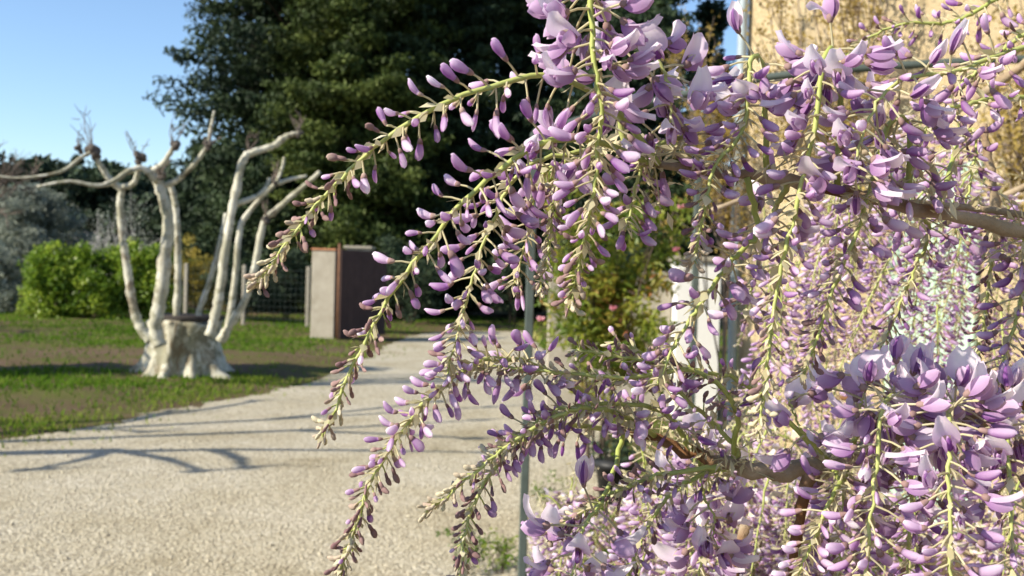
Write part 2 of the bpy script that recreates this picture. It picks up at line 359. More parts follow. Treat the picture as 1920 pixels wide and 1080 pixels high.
# ------------------------------------------------------------------ foliage
def leaves(mb, C, size, aspect=0.45, up=0.3, mat=0, tone=.5, droop=0.0, dirs=None):
    """n leaf blades (folded rhombs) at the points C"""
    n = len(C); size = np.broadcast_to(size, (n,))
    d = rng.standard_normal((n, 3)) if dirs is None else dirs + .5 * rng.standard_normal((n, 3))
    d[:, 2] -= droop; d /= np.linalg.norm(d, axis=1)[:, None]
    nn = rng.standard_normal((n, 3)); nn[:, 2] += up * 3; s = np.cross(d, nn); s /= np.linalg.norm(s, axis=1)[:, None] + 1e-9
    nn = np.cross(s, d)
    L = size[:, None]; W = L * aspect * .5
    v = np.stack([C - d * L * .5, C + s * W + nn * L * .06, C + d * L * .5 - nn * L * .08, C - s * W + nn * L * .06], 1)
    mb.add(v.reshape(-1, 3), np.arange(4 * n).reshape(-1, 4), None, mat, mat, np.repeat(np.broadcast_to(tone, (n,)), 4))
def clump(mb, c, rad, n, size, tone, **k):
    g = rng.standard_normal((n, 3)); g /= np.linalg.norm(g, axis=1)[:, None]; g *= (rng.random(n) ** .45)[:, None]
    C = np.asarray(c) + g * np.asarray(rad); leaves(mb, C, size * rng.uniform(.6, 1.4, n), tone=np.clip(tone + .14 * rng.standard_normal(n), 0, 1), **k)

def conifer(name, label, base, H, prof, nl, per, mat, leaf, lobe, group, trunk_r=.3, seed=0, bare=.02, pool=.15, cat='tree', flat=.55, aspect=.45):
    global rng
    keep_rng = rng; rng = np.random.default_rng(seed)
    base = np.array([*base, 0.0]); t = thing(name, label, cat, base, group)
    tm = MB(); cm = MB()
    hz = np.linspace(0, H * .96, 9); tm.tube(base + np.c_[.05 * np.sin(hz), .05 * np.cos(hz), hz - .05], np.linspace(trunk_r, .03, 9), 9, wob=.05)
    for i in range(nl):
        h = bare + (1 - bare) * rng.random() ** .9; Rr = np.interp(h, [p[0] for p in prof], [p[1] for p in prof])
        a = rng.uniform(0, 6.283); rr = Rr * (1 - .55 * rng.random() ** 1.6) * rng.uniform(.85, 1.12)
        c = base + np.array([math.cos(a) * rr, math.sin(a) * rr, h * H + .05 * rr])
        ls = lobe * rng.uniform(.6, 1.35)
        if i % 3 == 0:
            s0 = base + np.array([0, 0, max(.3, h * H - .25 * rr)]); tm.tube(spline([s0, (s0 + c) / 2 + [0, 0, .1 * rr], c], 5), np.linspace(.035 * trunk_r / .3 + .012, .008, 5), 5, cap=False)
        tn = rng.uniform(.12, .85)
        clump(cm, c, (ls, ls, ls * flat), per, leaf, tn, aspect=aspect, up=.35, droop=pool)
        if i % 2 == 0:                                   # boughs close to the trunk
            ci = base + np.array([math.cos(a) * rr * .45, math.sin(a) * rr * .45, h * H]); clump(cm, ci, (ls * 1.2, ls * 1.2, ls), per // 2, leaf * 1.5, tn, aspect=.6, up=.2)
        out = np.array([math.cos(a), math.sin(a), .15]) * ls
        clump(cm, c + out, (ls * .6, ls * .6, ls * .3), per // 3, leaf * .85, tn + .1, aspect=aspect, up=.35, droop=pool)
    tm.build('trunk', M['bark_dark'], t, origin=base); cm.build('crown', M[mat], t, smooth=False, origin=base + [0, 0, H * .5])
    rng = keep_rng
    return t
def at(x, y_base_d):            # ground point under photograph column x at depth d
    p = pt(x, 540, y_base_d); return p[0], p[1]

EG = 'tall evergreens behind the gate'
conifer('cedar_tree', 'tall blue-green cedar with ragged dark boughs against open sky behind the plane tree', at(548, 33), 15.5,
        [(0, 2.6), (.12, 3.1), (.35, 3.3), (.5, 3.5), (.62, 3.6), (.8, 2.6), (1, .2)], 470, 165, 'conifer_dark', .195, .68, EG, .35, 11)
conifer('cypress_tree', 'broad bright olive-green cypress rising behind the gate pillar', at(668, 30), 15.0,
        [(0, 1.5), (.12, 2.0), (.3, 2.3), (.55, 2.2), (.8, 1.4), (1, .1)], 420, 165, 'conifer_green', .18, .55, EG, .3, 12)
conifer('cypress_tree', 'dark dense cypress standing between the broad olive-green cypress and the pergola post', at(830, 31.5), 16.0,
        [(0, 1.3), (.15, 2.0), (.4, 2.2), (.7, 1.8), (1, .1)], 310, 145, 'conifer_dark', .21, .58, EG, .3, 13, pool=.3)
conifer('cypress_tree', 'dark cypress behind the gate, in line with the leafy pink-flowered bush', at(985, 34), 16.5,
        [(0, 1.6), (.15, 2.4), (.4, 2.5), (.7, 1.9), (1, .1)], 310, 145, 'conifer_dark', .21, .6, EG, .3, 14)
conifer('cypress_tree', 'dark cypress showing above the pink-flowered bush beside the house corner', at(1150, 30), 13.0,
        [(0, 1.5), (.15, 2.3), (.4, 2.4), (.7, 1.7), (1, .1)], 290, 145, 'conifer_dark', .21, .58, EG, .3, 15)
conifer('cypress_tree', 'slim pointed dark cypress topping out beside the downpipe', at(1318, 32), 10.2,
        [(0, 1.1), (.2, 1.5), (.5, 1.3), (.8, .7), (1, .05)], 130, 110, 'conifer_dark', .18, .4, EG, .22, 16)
# far wood on the lawn side
WG = 'evergreen trees closing the far side of the garden'
far = [(-60, 46, 6.1, 3.4, 'dark round evergreen at the open end of the far treeline'),
       (70, 50, 6.2, 3.2, 'dark evergreen rising behind the silvery olive tree'),
       (200, 47, 5.6, 3.0, 'low dark evergreen behind the straight left limbs of the plane tree'),
       (300, 52, 6.0, 3.2, 'dark evergreen behind the forked limb of the plane tree'),
       (420, 44, 6.3, 3.0, 'dark evergreen under the skirt of the ragged cedar'),
       (560, 42, 6.0, 3.0, 'dark evergreen filling the gap between cedar and olive-green cypress')]
far += [(690, 48, 7.0, 3.2, 'dark evergreen far beyond the gate, seen past the open leaf'), (800, 46, 7.0, 3.2, 'dark evergreen beyond the gate in line with the drive'), (930, 47, 7.2, 3.4, 'dark evergreen beyond the gate behind the pergola post'),
        (1070, 45, 7.0, 3.2, 'dark evergreen far behind the pink-flowered bush'), (1210, 44, 6.6, 3.2, 'dark evergreen behind the low beige wall'), (1330, 46, 6.0, 2.6, 'dark evergreen behind the white pillar')]
far[2] = (200, 47, 5.6, 3.0, 'low dark evergreen behind the middle of the bright green hedge')
for i, (x, d, H, rr, lab) in enumerate(far):
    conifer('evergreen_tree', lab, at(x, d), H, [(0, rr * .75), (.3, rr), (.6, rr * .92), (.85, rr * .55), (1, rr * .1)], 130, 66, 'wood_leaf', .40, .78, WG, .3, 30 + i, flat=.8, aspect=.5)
conifer('cypress_tree', 'thin spire cypress poking above the far treeline near the bare tree', at(138, 55), 7.1, [(0, .6), (.5, .75), (.9, .3), (1, .02)], 70, 80, 'wood_leaf', .2, .35, WG, .15, 41)
conifer('cypress_tree', 'thin spire cypress showing under the ragged cedar boughs', at(372, 50), 7.7, [(0, .7), (.5, .85), (.9, .35), (1, .02)], 70, 80, 'wood_leaf', .2, .35, WG, .15, 42)
conifer('olive_tree', 'silvery grey olive tree at the end of the green hedge', at(52, 29), 3.5, [(0, .5), (.35, 1.1), (.6, 1.45), (.85, 1.0), (1, .2)], 110, 130, 'olive_leaf', .12, .36, None, .16, 43, bare=.25, flat=.85, aspect=.25)
conifer('olive_shrub', 'low silvery grey shrub in the shade beside the lawn', at(-10, 27), 1.7, [(0, .8), (.5, 1.0), (1, .2)], 50, 110, 'olive_leaf', .11, .32, None, .08, 44, cat='shrub', flat=.85, aspect=.25)

# clipped hedge
def hedge():
    a = gp(45, 600); b = gp(335, 604); t = thing('clipped_hedge', 'bright green leafy hedge behind the plane tree', 'hedge', (a + b) / 2)
    mb = MB(); sm = MB(); L = b - a; Ln = np.linalg.norm(L); u = L / Ln; n_ = np.array([-u[1], u[0], 0]); H = 2.05
    for i in range(300):
        s_, c = rng.random(), np.array([0.0, 0, 0]); ang = rng.uniform(0, math.pi)
        hh = H * (.90 + .05 * math.sin(s_ * 9 + 1) + .03 * math.sin(s_ * 23)) * np.interp(s_, [0, .1, .9, 1], [.78, 1, 1, .9])
        hz = hh * rng.random() ** .8; dep = .75 * math.sqrt(max(.05, 1 - (hz / hh) ** 3)) * rng.uniform(-1, .6)
        clump(mb, a + L * s_ + n_ * (.5 + dep) + [0, 0, hz * .93 + .08 + rng.normal(0, .07)], np.array((.36, .3, .28)) * rng.uniform(.6, 1.25, 3), 100, .11, .5 + .35 * math.sin(s_ * 14 + hz * 3) * rng.random() + rng.uniform(-.25, .25), aspect=.55, up=.5)
    for s_ in np.linspace(.04, .96, 12):
        p = a + L * s_ + n_ * .5; sm.tube(spline([p, p + [.05, 0, .6], p + [0, .1, 1.5]], 5), np.linspace(.04, .015, 5), 6)
    mb.build('foliage', M['hedge_leaf'], t, smooth=False, origin=(a + b) / 2); sm.build('stem', M['bark_dark'], t, origin=(a + b) / 2)
hedge()
def bush(name, label, cat, base, rad, H, mat, leaf, ncl, per, seed, aspect=.45, stem_mat='bark_dark', nst=7, group=None, tone=(.15, .85), flat=.8, stem_r=.018, twig_only=False):
    global rng
    kr = rng; rng = np.random.default_rng(seed); base = np.array([base[0], base[1], 0.0]); t = thing(name, label, cat, base, group)
    sm = MB(); cm = MB(); ends = []
    for i in range(nst):
        a = rng.uniform(0, 6.28); rr = rad * rng.uniform(.2, .9); top = base + [math.cos(a) * rr, math.sin(a) * rr, H * rng.uniform(.7, 1.0)]
        P = spline([base + [math.cos(a) * rad * .1, math.sin(a) * rad * .1, -.03], base + [math.cos(a) * rr * .4, math.sin(a) * rr * .4, H * .4], top], 8)
        sm.tube(P, np.linspace(stem_r, stem_r * .3, 8), 6); ends.append(P)
        for j in range(3):
            q = P[rng.integers(3, 7)]; e = q + rng.standard_normal(3) * rad * .35 + [0, 0, rad * .25]; tw = spline([q, (q + e) / 2 + [0, 0, .05], e], 5)
            sm.tube(tw, np.linspace(stem_r * .5, stem_r * .2, 5), 5, cap=False); ends.append(tw)
    for i in range(ncl):
        P = ends[rng.integers(len(ends))]; c = P[rng.integers(len(P) // 2 - 1, len(P))] + rng.standard_normal(3) * rad * .17
        c[2] = max(c[2], .1)
        clump(cm, c, (rad * .28, rad * .28, rad * .28 * flat), per, leaf, rng.uniform(*tone), aspect=aspect, up=.3)
    sm.build('stems', M[stem_mat], t, origin=base)
    if ncl: cm.build('foliage', M[mat], t, smooth=False, origin=base + [0, 0, H * .6])
    rng = kr; return t
bush('golden_shrub', 'yellow-orange leafed shrub beside the green hedge', 'shrub', gp(372, 604), .75, 2.1, 'yellow_leaf', .075, 60, 110, 51)
bush('bare_shrub', 'pale lavender-grey bare shrub behind the green hedge', 'shrub', at(215, 33), 1.9, 2.7, 'olive_leaf', .07, 60, 50, 52, stem_mat='grey_twig', nst=26, tone=(.6, 1), stem_r=.03)

# leafy bush with pink flowers beside the house corner
nb = bush('flowering_bush', 'leafy green and red-tinged bush with pink flowers near the house corner', 'bush', at(1128, 8.0), .60, 2.5, 'bush_leaf', .075, 120, 60, 53, aspect=.36, nst=9, tone=(.12, .78), stem_r=.014)
M['pink'] = leafmat('pink_petal', [(0, (.62, .22, .30)), (1, (.78, .42, .48))], .3)
for (x, y, d) in [(1277, 390, 7.9), (1268, 470, 7.8), (1020, 520, 7.7), (1170, 392, 7.6), (1240, 365, 7.8), (1150, 580, 7.6), (1014, 600, 7.7), (1060, 560, 7.6)]:
    c = pt(x, y, d); mb = MB()
    for k in range(10):
        a_ = k * 2.4; dr = np.array([math.cos(a_), math.sin(a_), .5 + .06 * k]); leaves(mb, (c + dr * .014)[None], .045, aspect=.8, tone=rng.random(), dirs=dr[None] * 2)
    mb.build('flower', M['pink'], nb, smooth=False, origin=c)

# ------------------------------------------------------------------ pollarded plane tree, traced at its own distance
def plane_tree(label, base, limbs, TD, trunk=(.43, .48, .75), roots=None, group='pollarded plane trees', seed=3, slab=True):
    """limbs: list of polylines of world points with radii"""
    g = np.random.default_rng(seed); base = np.asarray(base, float); t = thing('plane_tree', label, 'tree', base, group)
    mb = MB(); nz, ns = 15, 56; r0, r1, H = trunk; zs = np.linspace(-.06, H, nz); th = np.arange(ns) * 2 * math.pi / ns
    roots = roots or [(185, .42, .30), (232, .16, .16), (262, .26, .20), (300, .10, .16), (338, .34, .26), (40, .3, .3), (120, .3, .3)]
    V = []
    for z in zs:
        k = max(z, 0) / H; r = r0 * (1 - .10 * math.sin(k * math.pi)) + (r1 - r0) * k ** 2
        rad = np.full(ns, r)
        for (an, am, wdt) in roots:
            da = (th - R(an) + math.pi) % (2 * math.pi) - math.pi
            rad += am * np.exp(-(da / wdt) ** 2) * math.exp(-max(z, 0) / .16) + .09 * np.exp(-(da / (wdt * .8)) ** 2) * (1 - .5 * k)
        rad += .018 * np.sin(th * 9 + z * 5) + .022 * np.sin(th * 5 - z * 9 + 1) + .008 * g.standard_normal(ns)
        V.append(np.c_[np.cos(th) * rad, np.sin(th) * rad, np.full(ns, z) + (.03 * np.sin(th * 3) if z > H * .9 else 0)])
    for f_, dz in ((.86, .01), (.78, -.06), (.3, -.10)):
        V.append(V[nz - 1] * [f_, f_, 1] + [0, 0, dz])
    V = np.array(V).reshape(-1, 3) + base; rows = nz + 3
    i = (np.arange(rows - 1)[:, None] * ns + np.arange(ns)[None]); k = (np.arange(rows - 1)[:, None] * ns + (np.arange(ns)[None] + 1) % ns)
    mb.add(V, np.stack([i, k, k + ns, i + ns], -1).reshape(-1, 4), [[(rows - 1) * ns + a, (rows - 1) * ns + (a + 1) % ns, (rows - 1) * ns + 0] for a in range(1, ns - 1)])
    mb.build('trunk', M['plane_trunk'], t, origin=base)
    if slab:
        sb = MB(); a = np.arange(18) * 2 * math.pi / 18; P = []
        for (z, s_) in ((-.03, .97), (.0, 1.0), (.035, .99), (.045, .95)):
            P.append(np.c_[np.cos(a) * .475 * s_ * (1 + .06 * np.sin(3 * a)), np.sin(a) * .44 * s_, np.full(18, z)])
        P = np.array(P).reshape(-1, 3) + base + [.02, -.04, H + .045]; j = np.arange(3)[:, None] * 18 + np.arange(18); k = np.arange(3)[:, None] * 18 + (np.arange(18) + 1) % 18
        sb.add(P, np.stack([j, k, k + 18, j + 18], -1).reshape(-1, 4), [[54 + x, 54 + x + 1, 54] for x in range(1, 17)] + [[0, x + 1, x] for x in range(1, 17)])
        s_ = sb.build('seat_board', surf('weathered_board', [(.3, (.035, .03, .028)), (.7, (.08, .07, .065))], 10, .95, .4, 60, spec=.05), t, origin=base + [0, 0, H]); s_['label'] = 'dark weathered board lying in the hollow of the trunk'
    for L in limbs:
        P = np.array([p[:3] for p in L['p']]); rr = np.array([p[3] for p in L['p']]); n = max(10, len(P) * 6)
        S = spline(P, n); rs = np.interp(np.linspace(0, len(P) - 1, n), np.arange(len(P)), rr) * (1 + .055 * g.standard_normal(n))
        S[2:-1] += g.standard_normal((n - 3, 3)) * rs[2:-1, None] * .06
        for kk in g.integers(2, n - 2, 3): rs[kk] *= 1.18
        lm = MB(); lm.tube(S, rs, 10, wob=.04); lo = lm.build('limb', M['plane_bark'], t, origin=P[0])
        for (c, kr) in L.get('knob', []):
            km = MB(); c = np.asarray(c)
            a = np.arange(10) * 2 * math.pi / 10
            for q in range(5):
                o = g.standard_normal(3) * kr * .5; ph = np.linspace(-math.pi / 2, math.pi / 2, 6)
                P2_ = [c + o + [0, 0, kr * .7 * math.sin(p)] for p in ph]; km.tube(P2_, [max(.004, kr * .7 * math.cos(p)) for p in ph], 9, wob=.12)
            ko = km.build('knob', M['brown_knob'], lo, origin=c)
            tw = MB()
            for q in range(L.get('nt', 4)):
                d_ = g.standard_normal(3) * .35 + [0, 0, 1.0]; ln = kr * g.uniform(2.5, 7); e = c + d_ / np.linalg.norm(d_) * ln
                tw.tube(spline([c, (c + e) / 2 + g.standard_normal(3) * ln * .06, e], 5), np.linspace(.009, .003, 5), 5, cap=False)
                for m_ in range(2):
                    s0 = c + (e - c) * g.uniform(.3, .8); e2 = s0 + (g.standard_normal(3) * .4 + [0, 0, .6]) * ln * .25
                    tw.tube([s0, (s0 + e2) / 2, e2], [.006, .005, .003], 4, cap=False)
            tw.build('twig', M['twig_brown'], lo, origin=c)
    return t
D = 13.0
def lim(pts, d0, d1=None, w0=10, w1=8, knob=(), **k):
    d1 = d1 or d0; n = len(pts); ds = np.linspace(d0, d1, n); ws = np.linspace(w0, w1, n) * .61
    r = dict(p=[(*pt(x, y, d), w_ * d / FPX) for (x, y), d, w_ in zip(pts, ds, ws)], knob=[(pt(kx, ky, d1), kw * .78 * d1 / FPX) for kx, ky, kw in knob]); r.update(k); return r
limbs = [
    lim([(282, 640), (262, 612), (249, 570), (238, 500), (229, 440), (225, 385), (228, 352)], 12.7, 12.7, 15, 10),
    lim([(228, 356), (205, 335), (190, 312), (175, 286)], 12.7, 12.5, 11, 7, knob=[(172, 283, 17), (148, 282, 9)]),
    lim([(172, 285), (150, 297), (118, 320), (75, 330), (20, 333), (-60, 318)], 12.5, 12.0, 6, 3, knob=[(65, 326, 7)], nt=4),
    lim([(226, 350), (245, 347), (256, 332), (262, 300)], 12.7, 12.6, 9, 7, knob=[(259, 298, 12)]),
    lim([(300, 650), (291, 615), (300, 560), (310, 480), (315, 420), (306, 370), (292, 332)], 12.55, 12.55, 22, 15),
    lim([(294, 340), (268, 316), (240, 322), (212, 340), (180, 348), (130, 340), (70, 350)], 12.5, 11.9, 11, 4),
    lim([(292, 338), (285, 322), (305, 308), (318, 288), (326, 274)], 12.5, 12.4, 11, 7, knob=[(325, 272, 12)]),
    lim([(300, 350), (325, 342), (350, 322), (372, 298), (388, 272), (394, 245), (402, 208)], 12.6, 12.4, 10, 3.5, knob=[(392, 272, 9), (300, 330, 9)]),
    lim([(332, 625), (331, 590), (334, 520), (333, 440), (328, 380), (318, 342)], 13.4, 13.3, 12, 9),
    lim([(375, 615), (372, 588), (392, 530), (410, 470), (424, 400)], 13.5, 13.6, 10, 7),
    lim([(392, 630), (402, 600), (413, 540), (425, 450), (440, 370), (452, 312), (464, 286)], 12.6, 12.7, 16, 11),
    lim([(462, 290), (490, 281), (515, 272), (535, 257), (562, 249)], 12.7, 12.9, 11, 8, knob=[(466, 283, 9), (560, 247, 8)]),
    lim([(438, 385), (462, 376), (485, 366), (500, 350), (505, 335)], 12.7, 12.9, 9, 6),
    lim([(418, 640), (428, 610), (441, 520), (450, 430), (462, 404), (490, 370), (515, 345), (528, 318), (533, 295)], 13.1, 13.2, 12, 4, knob=[(517, 343, 9)]),
    lim([(520, 344), (545, 336), (575, 330)], 13.2, 13.3, 7, 4),
    lim([(412, 640), (430, 612), (460, 560), (480, 490), (494, 418), (515, 396), (550, 365), (578, 342), (600, 322)], 12.8, 12.7, 14, 6, knob=[(498, 412, 9)]),
]
TB = gp(345, 708)
plane_tree('squat hollow plane tree with pale candelabra limbs on the lawn edge', [TB[0], TB[1], .03], limbs, D)

# neighbouring plane trees of the same row, beyond the frame, whose shadows cross the drive
def row_tree(x, y, rot, H, label, seed):
    g = np.random.default_rng(seed); L = []
    z0 = .9
    for k in range(6):
        a = rot + k * 1.047 + g.uniform(-.2, .2); u = np.array([math.cos(a), math.sin(a), 0]); b = np.array([x, y, 0])
        p = [(b + u * .3 + [0, 0, .6], .085), (b + u * .5 + [0, 0, 1.2], .07), (b + u * .75 + [0, 0, H * .6], .06), (b + u * 1.0 + [0, 0, H * .9], .05)]
        L.append(dict(p=[(*q, r_) for q, r_ in p]))
        for m_ in (-1, 1):
            a2 = a + m_ * g.uniform(.3, .8); u2 = np.array([math.cos(a2), math.sin(a2), 0]); s0 = p[-1][0]; e = s0 + u2 * g.uniform(.8, 1.5) + [0, 0, g.uniform(.3, 1.0)]
            L.append(dict(p=[(*s0, .045), (*((s0 + e) / 2 + [0, 0, .05]), .035), (*e, .022)], knob=[(e, .06)]))
    return plane_tree(label, (x, y, 0), L, 0, seed=seed, slab=False)
row_tree(-7.0, 7.4, .12, 3.0, 'pollarded plane tree further along the lawn edge, casting branch shadows on the drive', 5)
row_tree(-14.6, 19.4, .8, 3.4, 'pollarded plane tree at the far end of the lawn, casting thin shadows over bare soil', 6)
conifer('cypress_tree', 'young slim cypress beside the drive, casting the broad shadow over the grass edge', (-9.6, 11.9), 4.9, [(0, .5), (.3, .72), (.7, .6), (1, .05)], 110, 150, 'conifer_dark', .12, .3, None, .1, 45)

# bare winter tree at the edge of the lawn
def bare_tree():
    b = np.array([*at(-62, 26), 0.0]); t = thing('bare_tree', 'leafless tree with fine bare twigs at the edge of the lawn', 'tree', b)
    tm = MB(); cm = MB(); g = np.random.default_rng(9)
    tm.tube(spline([b, b + [.1, 0, 1.5], b + [.1, .1, 2.6]], 8), np.linspace(.14, .09, 8), 9, wob=.05)
    def grow(p, d, ln, r, lv):
        e = p + d * ln; m_ = (p + e) / 2 + g.standard_normal(3) * ln * .06; (tm if lv > 3 else cm).tube(spline([p, m_, e], 5), np.linspace(r, r * .6, 5), 6 if lv > 2 else 4, cap=False)
        if lv == 0: return
        for k in range(3):
            nd = d + g.standard_normal(3) * .42; nd[2] += .12; nd /= np.linalg.norm(nd); grow(p + (e - p) * g.uniform(.55, 1), nd, ln * g.uniform(.6, .8), r * .58, lv - 1)
    for k in range(5):
        d = g.standard_normal(3) * .5 + [.15, 0, .9]; grow(b + [.1, .1, 2.5], d / np.linalg.norm(d), 1.0, .05, 4)
    tm.build('trunk', M['twig_brown'], t, origin=b); cm.build('crown', M['twig_brown'], t, origin=b + [0, 0, 3])
bare_tree()

# ------------------------------------------------------------------ gate, walls and fence behind
M['render_beige'] = surf('beige_render', [(.3, (.31, .275, .215)), (.7, (.42, .38, .31))], 3, .9, .6, 40, .012, mid=(1.3, (.25, .22, .17), .50, .68))
M['terracotta'] = surf('terracotta', [(.3, (.34, .14, .07)), (.7, (.50, .25, .13))], 12, .85, .3, 60)
M['brown_metal'] = surf('brown_painted_metal', [(.3, (.066, .044, .040)), (.7, (.092, .060, .054))], 3, .9, .1, 60, spec=.05)
M['rust'] = surf('rusty_steel', [(.3, (.12, .055, .030)), (.7, (.22, .11, .06))], 12, .8, .3, 60)
M['white_paint'] = surf('white_wall_paint', [(.3, (.72, .71, .68)), (.7, (.80, .79, .76))], 2, .8, .25, 70, .005)
def gate():
    g0 = gp(606, 641); d = proj(g0)[2]; s = d / FPX; H = 1.90
    t = thing('gate_pillar', 'pale rendered gate pillar capped with a terracotta tile', 'pillar', g0)
    ang = R(-8); ax = np.array([[math.cos(ang), math.sin(ang), 0], [-math.sin(ang), math.cos(ang), 0], [0, 0, 1]])
    wdt = 46 * s; c = g0 + [0, .3, 0]
    mb = MB(); mb.box(c + [0, 0, H / 2 - .05], (wdt, .55, H + .1), ax, bev=.012); mb.build('shaft', M['render_beige'], t, smooth=False, origin=g0)
    for k in range(3):
        mb = MB(); mb.box(c + ax[0] * (k - 1) * (wdt + .03) / 3 + [0, 0, H + .028], ((wdt + .05) / 3 - .006, .60, .045), ax, bev=.01); mb.build('tile', M['terracotta'], t, smooth=False, origin=c + [0, 0, H])
    # sheet-metal gate leaf swung open towards the drive
    h0 = g0 + ax[0] * (wdt / 2 + .05) + [0, -.02, 0]
    t2 = thing('gate_leaf', 'dark brown sheet metal gate leaf standing open beside the pale pillar', 'gate', h0)
    mb = MB(); mb.tube([h0 + [0, 0, -.03], h0 + [0, 0, 1], h0 + [0, 0, H + .16]], .028, 8); mb.build('hinge_post', M['rust'], t2, origin=h0)
    u = np.array([.80, 1.7, 0]); u /= np.linalg.norm(u); ax2 = np.array([u, [-u[1], u[0], 0], [0, 0, 1]]); Lg = 1.75
    for k in range(7):
        mb = MB(); mb.box(h0 + u * (.06 + (k + .5) * Lg / 7) + [0, 0, .08 + (H - .05) / 2], (Lg / 7 - .004, .03, H - .05), ax2, bev=.004); mb.build('panel', M['brown_metal'], t2, smooth=False, origin=h0)
    for z in (.25, H - .25):
        mb = MB(); mb.box(h0 + u * (.04 + Lg / 2) + ax2[1] * .035 + [0, 0, z], (Lg, .03, .06), ax2, bev=.004); mb.build('rail', M['brown_metal'], t2, smooth=False, origin=h0)
    p = np.array([*at(673, 23.6), 0.0])
    t3 = thing('gate_pillar', 'shaded rendered pillar showing behind the open brown gate leaf', 'pillar', p)
    mb = MB(); mb.box(p + [0, 0, .98], (.55, .55, 2.06), bev=.012); mb.build('shaft', M['render_beige'], t3, smooth=False, origin=p)
    mb = MB(); mb.box(p + [0, 0, 2.04], (.66, .66, .06), bev=.01); mb.build('cap', M['render_beige'], t3, smooth=False, origin=p)
gate()
# wire fence between hedge and pillar
def fence():
    a = gp(300, 606) + [0, .3, 0]; b = gp(578, 622) + [0, .4, 0]; t = thing('wire_fence', 'wire mesh garden fence on pale posts beside the gate pillar', 'fence', (a + b) / 2)
    mesh_mat = surf('galvanised_wire', [(.3, (.05, .07, .06)), (.7, (.08, .10, .09))], 8, .6, 0)
    for k, s_ in enumerate([.15, .55, .97]):
        p = a + (b - a) * s_; mb = MB(); mb.box(p + [0, 0, .75], (.085, .085, 1.6), bev=.01); mb.build('post', M['render_beige'], t, smooth=False, origin=p)
    w_ = MB()
    for z in np.linspace(.1, 1.45, 10): w_.tube([a + [0, -.05, z], (a + b) / 2 + [0, -.05, z - .01], b + [0, -.05, z]], .002, 4, cap=False)
    n = int(np.linalg.norm(b - a) / .15)
    for k in range(n + 1):
        p = a + (b - a) * k / n + [0, -.052, 0]; w_.tube([p + [0, 0, .08], p + [0, 0, .8], p + [0, 0, 1.47]], .002, 4, cap=False)
    w_.build('wire_mesh', mesh_mat, t, origin=(a + b) / 2)
fence()
# dim shrubs under the evergreens
US = 'shrubs in the shade under the evergreens'
for i, (x, d, r_, h, lab) in enumerate([(450, 26, .9, 1.5, 'dark low shrub behind the wire fence, beside the golden shrub'), (535, 27, .9, 1.7, 'dark low shrub behind the wire fence, beside the pale pillar'),
                                      (770, 27, 1.1, 1.6, 'dark rounded shrub behind the gate, beside the shaded pillar'), (880, 33, 1.3, 1.9, 'dark rounded shrub across the drive beyond the gate'), (960, 29, 1.1, 2.0, 'dark tall shrub beyond the gate in line with the slim pergola post'), (1090, 20, 1.2, 2.0, 'dark shrub behind the pink-flowered bush')]):
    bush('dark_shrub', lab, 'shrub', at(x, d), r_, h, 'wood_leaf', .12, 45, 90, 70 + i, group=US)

# ------------------------------------------------------------------ house
M['ochre'] = surf('ochre_roughcast', [(.3, (.60, .465, .275)), (.5, (.68, .54, .335)), (.7, (.74, .605, .39))], 9, .92, 1.0, 38, .045, 8, mid=(.8, (.64, .49, .28), .48, .7), spec=.1)
M['zinc'] = surf('painted_zinc', [(.3, (.25, .31, .35)), (.7, (.34, .40, .44))], 4, .5, .05, 50, metallic=.1)
M['shutter'] = surf('pale_green_paint', [(.3, (.34, .46, .36)), (.7, (.42, .54, .43))], 6, .6, .15, 80)
HC = pt(1385, 540, 8.6); HC[2] = 0
WU = np.array([.28, -.96, 0]); WU /= np.linalg.norm(WU); WN = np.array([WU[1], -WU[0], 0])      # along the wall, and out of it
if WN[0] > 0: WN = -WN
HAX = np.array([WU, WN, [0, 0, 1]])
def wall_hit(x, y):
    q = ray(x, y); k = ((HC - CAM) @ WN) / (q @ WN); return CAM + q * k
